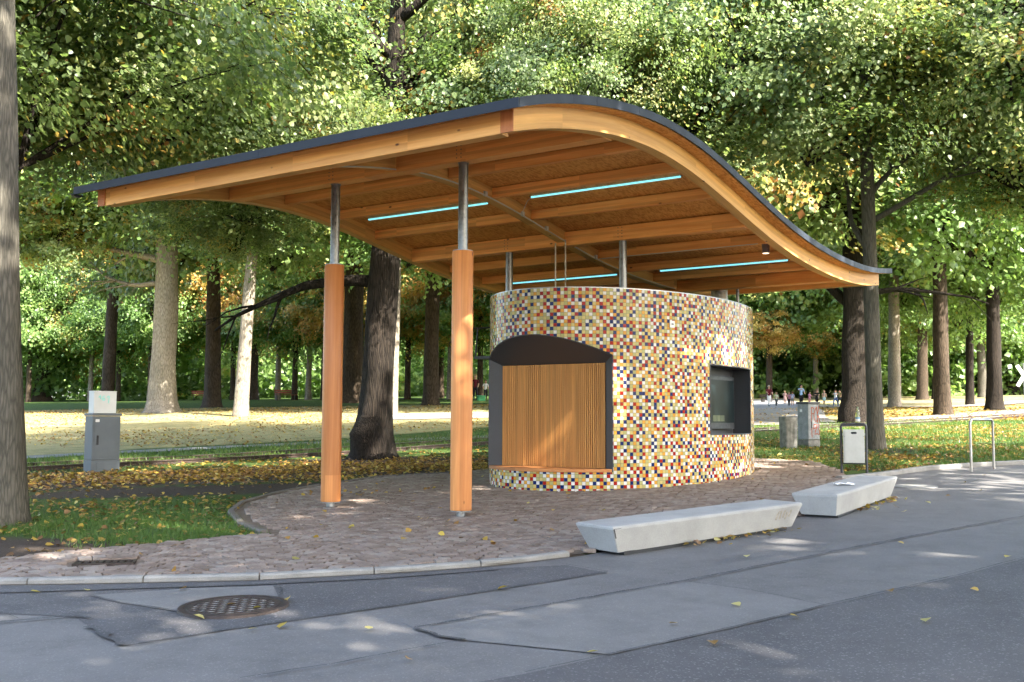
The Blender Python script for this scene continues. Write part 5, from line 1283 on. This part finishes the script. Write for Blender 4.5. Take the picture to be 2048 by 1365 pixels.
X, Y = sample(-8, 6, 9.3, 22, 5200, 49, k_pl); o_ = litter('fallen_leaves', X, Y, .065, 50, (.45, .25)); o_.location.z = .05
# leaves along the foot of the benches
rb = np.random.RandomState(77); Xs, Ys = [], []
for b_ in (B1b, B2b):
    (xa, ya), (xb, yb) = b_[1], b_[2]; k = rb.uniform(.3, 1, 45); e_ = rb.exponential(.06, 45)+.02; l = math.dist(b_[1], b_[2]); Xs.append(xa+(xb-xa)*k+(yb-ya)/l*e_); Ys.append(ya+(yb-ya)*k-(xb-xa)/l*e_)
o_ = litter('fallen_leaves', np.concatenate(Xs), np.concatenate(Ys), .06, 78, (.5, .25)); o_.location.z = .015
# single leaves lying on the asphalt
lm = []
for k in range(4):
    r = np.random.RandomState(k); sc_ = np.array([1.0]); P = np.zeros((1, 3)); lm.append(leaf_mesh('leaf_blade', P, unit(np.array([[.1*k-.15, .3-.15*k, 1.0]])), np.array([[1., .3*k, .1]]), sc_, np.array([[.62], [.8], [.95], [.35]][k]), MAT['litter'], True))
LV = [(-4.09,9.37),(-3.84,8.59),(-3.44,8.63),(-2.67,8.65),(-1.71,8.13),(-1.87,7.85),(-2.21,7.55),(-2.10,7.99),(-1.55,7.25),(-1.73,7.15),(-.95,7.13),(1.09,7.15),(1.95,7.32),(.49,6.41),(2.78,7.14),(2.91,8.16),(3.56,8.16),(4.53,9.68),(1.64,7.73),(1.25,6.60),(-.07,8.49),(6.97,15.70),(5.6,14.2),(6.2,15.0),(7.3,17.0),(4.9,13.2),(2.2,9.9),(-.6,6.3),(3.9,10.6),(8.2,18.3)]
for i, (x, y) in enumerate(LV):
    o = link('fallen_leaf', lm[i % 4]); s_ = rnd.uniform(.055, .085); o.scale = (s_, s_, s_*rnd.uniform(.8, 1.6)); o.location = (x, y, gz(x, y)+.032); o.rotation_euler = (rnd.uniform(-.2, .2), rnd.uniform(-.2, .2), rnd.uniform(0, 6.28))
    tag(o, 'single dry yellow leaf lying on the grey asphalt', 'leaf', 'single leaves on the asphalt')

# ------------------------------------------------------------------ people on the promenade
SKIN = plain('skin', (.50, .30, .21), .6, 0, .3, .05); CLOTH = {}
def cloth(c):
    k = tuple(c)
    if k not in CLOTH: CLOTH[k] = plain('cloth_%d' % len(CLOTH), c, .85, 0, .2, .15, 30)
    return CLOTH[k]
def person(label, x, y, h, top, bottom, hair, face=-1.57, stride=.1, armL=(.25, -.1), armR=(-.25, .1), shorts=False, sleeves=True, dress=False, child=False, long_hair=False):
    """armL/armR: (swing forward, raise) of each arm; face = heading angle"""
    t = thing('person', label, 'person', (x, y, gz(x, y)+.03), face+math.pi/2, 'people on the promenade')
    hd = .155 if child else .132
    J, E, R = [], [], []
    def jv(p, r, parent=None, tag_='t'):
        J.append(Vector(p)*h); R.append((r*h, tag_)); i = len(J)-1
        if parent is not None: E.append((parent, i))
        return i
    k = 1.12 if child else 1.0
    pel = jv((0, 0, .51), .082*k, None, 'b'); wst = jv((0, 0, .60), .074*k, pel); ch = jv((0, -.01, .71), .088*k, wst); nk0 = jv((0, 0, .80), .05, ch)
    nk = jv((0, -.005, .835), .032, nk0, 's'); hb = jv((0, -.018, 1-hd*.72), hd*.40, nk, 's'); hm = jv((0, -.012, 1-hd*.42), hd*.46, hb, 's'); ht = jv((0, -.004, 1-hd*.16), hd*.34, hm, 's')
    ns = jv((0, -.018-hd*.55, 1-hd*.55), hd*.07, hm, 's')
    for sg, sw in ((-1, stride), (1, -stride)):
        hp = jv((sg*.055*k, 0, .475), .068*k, pel, 'b'); kn = jv((sg*.055, -.012-sw*.55, .275), .047*k, hp, 's' if shorts and False else 'b'); an = jv((sg*.055, .015-sw*.9+.03, .045), .028, kn, 's' if shorts else 'b')
        ft = jv((sg*.06, -.085-sw*.9+.02, .018), .021, an, 'f')
    for sg, (fw, up) in ((-1, armL), (1, armR)):
        sh_ = jv((sg*.105*k, 0, .795), .042*k, nk0, 't'); el = jv((sg*(.135+.03*abs(up)), -.10*fw*1.2, .66+.06*up), .031, sh_, 't' if sleeves else 's'); wr = jv((sg*(.14-.06*up), -.09-.22*fw, .55+.16*up), .022, el, 's')
        hn = jv((sg*(.14-.07*up), -.115-.24*fw, .515+.18*up), .019, wr, 's'); jv((sg*(.115-.07*up), -.125-.24*fw, .525+.19*up), .010, hn, 's')
    me = bpy.data.meshes.new('body'); me.from_pydata([v[:] for v in J], E, []); o = bpy.data.objects.new('tmp', me); COL.objects.link(o)
    md = o.modifiers.new('s', 'SKIN'); md.use_smooth_shade = True
    sv = me.skin_vertices[0].data
    for i, (r_, _) in enumerate(R): sv[i].radius = (r_, r_*(.72 if R[i][1] in 'tb' and i < 4 else 1)); sv[i].use_root = (i == 0)
    o.modifiers.new('u', 'SUBSURF').levels = 1
    dg_ = bpy.context.evaluated_depsgraph_get(); em = bpy.data.meshes.new_from_object(o.evaluated_get(dg_)); bpy.data.objects.remove(o)
    em.name = 'body'; em.materials.clear()
    for m_ in (cloth(top), cloth(bottom), SKIN, cloth((.03, .03, .035))): em.materials.append(m_)
    segs = [(J[a], J[b_], R[b_][1]) for a, b_ in E]; idx = {'t': 0, 'b': 1, 's': 2, 'f': 3}
    for p in em.polygons:
        c = p.center; best = None
        for a, b_, tg in segs:
            d = b_-a; f = max(0, min(1, (c-a).dot(d)/max(1e-6, d.length_squared))); dd_ = (c-a-d*f).length
            if best is None or dd_ < best[0]: best = (dd_, tg)
        p.material_index = idx[best[1]]
        if c.z < .5*h and c.z > .44*h and best[1] == 't' and abs(c.x) < .09*h: p.material_index = 1
    link('body', em, t)
    mb = MB(); hc = Vector((0, .0, (1-hd*.40)*h)); r0 = hd*.56*h; nlat, nlon = 6, 12; v = []
    for i in range(nlat+1):
        a = i/nlat*(2.2 if long_hair else 1.75)
        for j in range(nlon):
            b_ = 2*math.pi*j/nlon; front = max(0, -math.sin(b_)); aa = a*(1-.42*front); rr = r0*(1.03+.05*math.sin(3*b_+i))
            v.append((rr*math.sin(aa)*math.cos(b_)*.92, hc.y+rr*math.sin(aa)*math.sin(b_)+.006*h, hc.z+rr*math.cos(aa)*1.02))
    mb.add(v, [(i*nlon+j, i*nlon+(j+1) % nlon, (i+1)*nlon+(j+1) % nlon, (i+1)*nlon+j) for i in range(nlat) for j in range(nlon)]); mb.build('hair', cloth(hair), t, True)
    if dress:
        mb = MB(); mb.lathe([(.14*h, .30*h), (.12*h, .42*h), (.088*h, .58*h)], 0, 0, 12); mb.build('skirt', cloth(top), t, True)
    return t
BLOND, BROWN, BLACKH, GREYH = (.42, .30, .15), (.12, .06, .03), (.02, .015, .012), (.45, .42, .38)
P_ = person
P_('adult with maroon top, dark jacket at the hips and white trousers, leftmost in the group', 21.24, 86.6, 1.72, (.12, .012, .025), (.70, .72, .75), GREYH, -1.5, .16, (.35, .5), (.3, .3))
P_('child in pale green top and dark trousers beside the adult in maroon', 22.3, 88.4, 1.14, (.52, .58, .40), (.06, .07, .08), BLOND, -1.3, .06, (-.1, .7), (.1, 0), child=True)
P_('child in a pale pink dress behind the others', 25.4, 97.5, 1.22, (.56, .36, .33), (.5, .3, .28), BLOND, -1.9, .05, (.3, .5), (.1, 0), child=True, dress=True, shorts=True)
P_('child in pink checked top and black trousers', 23.18, 87.7, 1.12, (.42, .20, .26), (.02, .02, .025), BLOND, -1.6, .05, (.3, .6), (.3, .6), child=True)
P_('child in pale blue striped shirt left of the adult in blue', 24.0, 89.7, 1.16, (.38, .42, .55), (.18, .17, .16), BROWN, 1.2, .06, (.1, 0), (.1, 0), child=True, shorts=True)
P_('adult in light blue shirt and black trousers with dark hair behind the graffiti cabinet', 24.0, 87.0, 1.75, (.30, .48, .72), (.015, .015, .02), BLACKH, -1.4, .04, (.7, 1.4), (.2, .3), long_hair=True)
P_('child in pink top with dark hair right of the adult in blue', 25.2, 88.8, 1.15, (.52, .22, .36), (.45, .2, .2), BLACKH, -.9, .04, (.5, .8), (.5, .8), child=True)
P_('child all in black behind the graffiti cabinet', 25.6, 88.0, 1.28, (.012, .012, .014), (.015, .015, .018), BROWN, -1.6, .05, (.4, .9), (.4, .9), child=True)
P_('child in beige top and light blue shorts', 27.4, 92.0, 1.22, (.42, .34, .29), (.30, .48, .56), BLOND, -1.5, .05, (.05, .1), (.05, .1), child=True, shorts=True, sleeves=False)
P_('child in white vest and blue jeans walking beside the big oak', 25.6, 82.9, 1.28, (.72, .74, .76), (.04, .08, .20), BROWN, -2.4, .22, (.4, 1.2), (.3, 1.0), child=True, sleeves=False)
P_('child in ochre top and dark trousers half hidden by the big oak', 26.5, 84.7, 1.28, (.42, .33, .16), (.03, .035, .05), BLACKH, -2.4, .2, (.3, .9), (.2, .3), child=True)
P_('distant person in dark red jacket standing between the right wooden post and the kiosk', -2.45, 70.6, 1.70, (.10, .012, .02), (.02, .02, .03), BLOND, -1.8, .05, (.1, 0), (.1, 0), long_hair=True)
P_('distant small figure in white top near the left kiosk edge', -1.85, 74.2, 1.35, (.65, .66, .68), (.03, .03, .035), BROWN, -1.5, .05, (.2, .2), (.1, 0))
gb = thing('green_crate', 'small green crate on the lawn beside the person in dark red', 'crate', (-2.05, 70.4, gz(-2.05, 70.4)), .3)
mb = MB(); mb.bbox(-.25, .25, -.18, .18, 0, .32, .02); mb.build('body', plain('green_plastic', (.03, .30, .12), .5), gb)
mb = MB(); mb.bbox(-.27, .27, -.20, .20, .321, .36, .01); mb.build('rim', plain('green_plastic_rim', (.04, .34, .15), .5), gb)
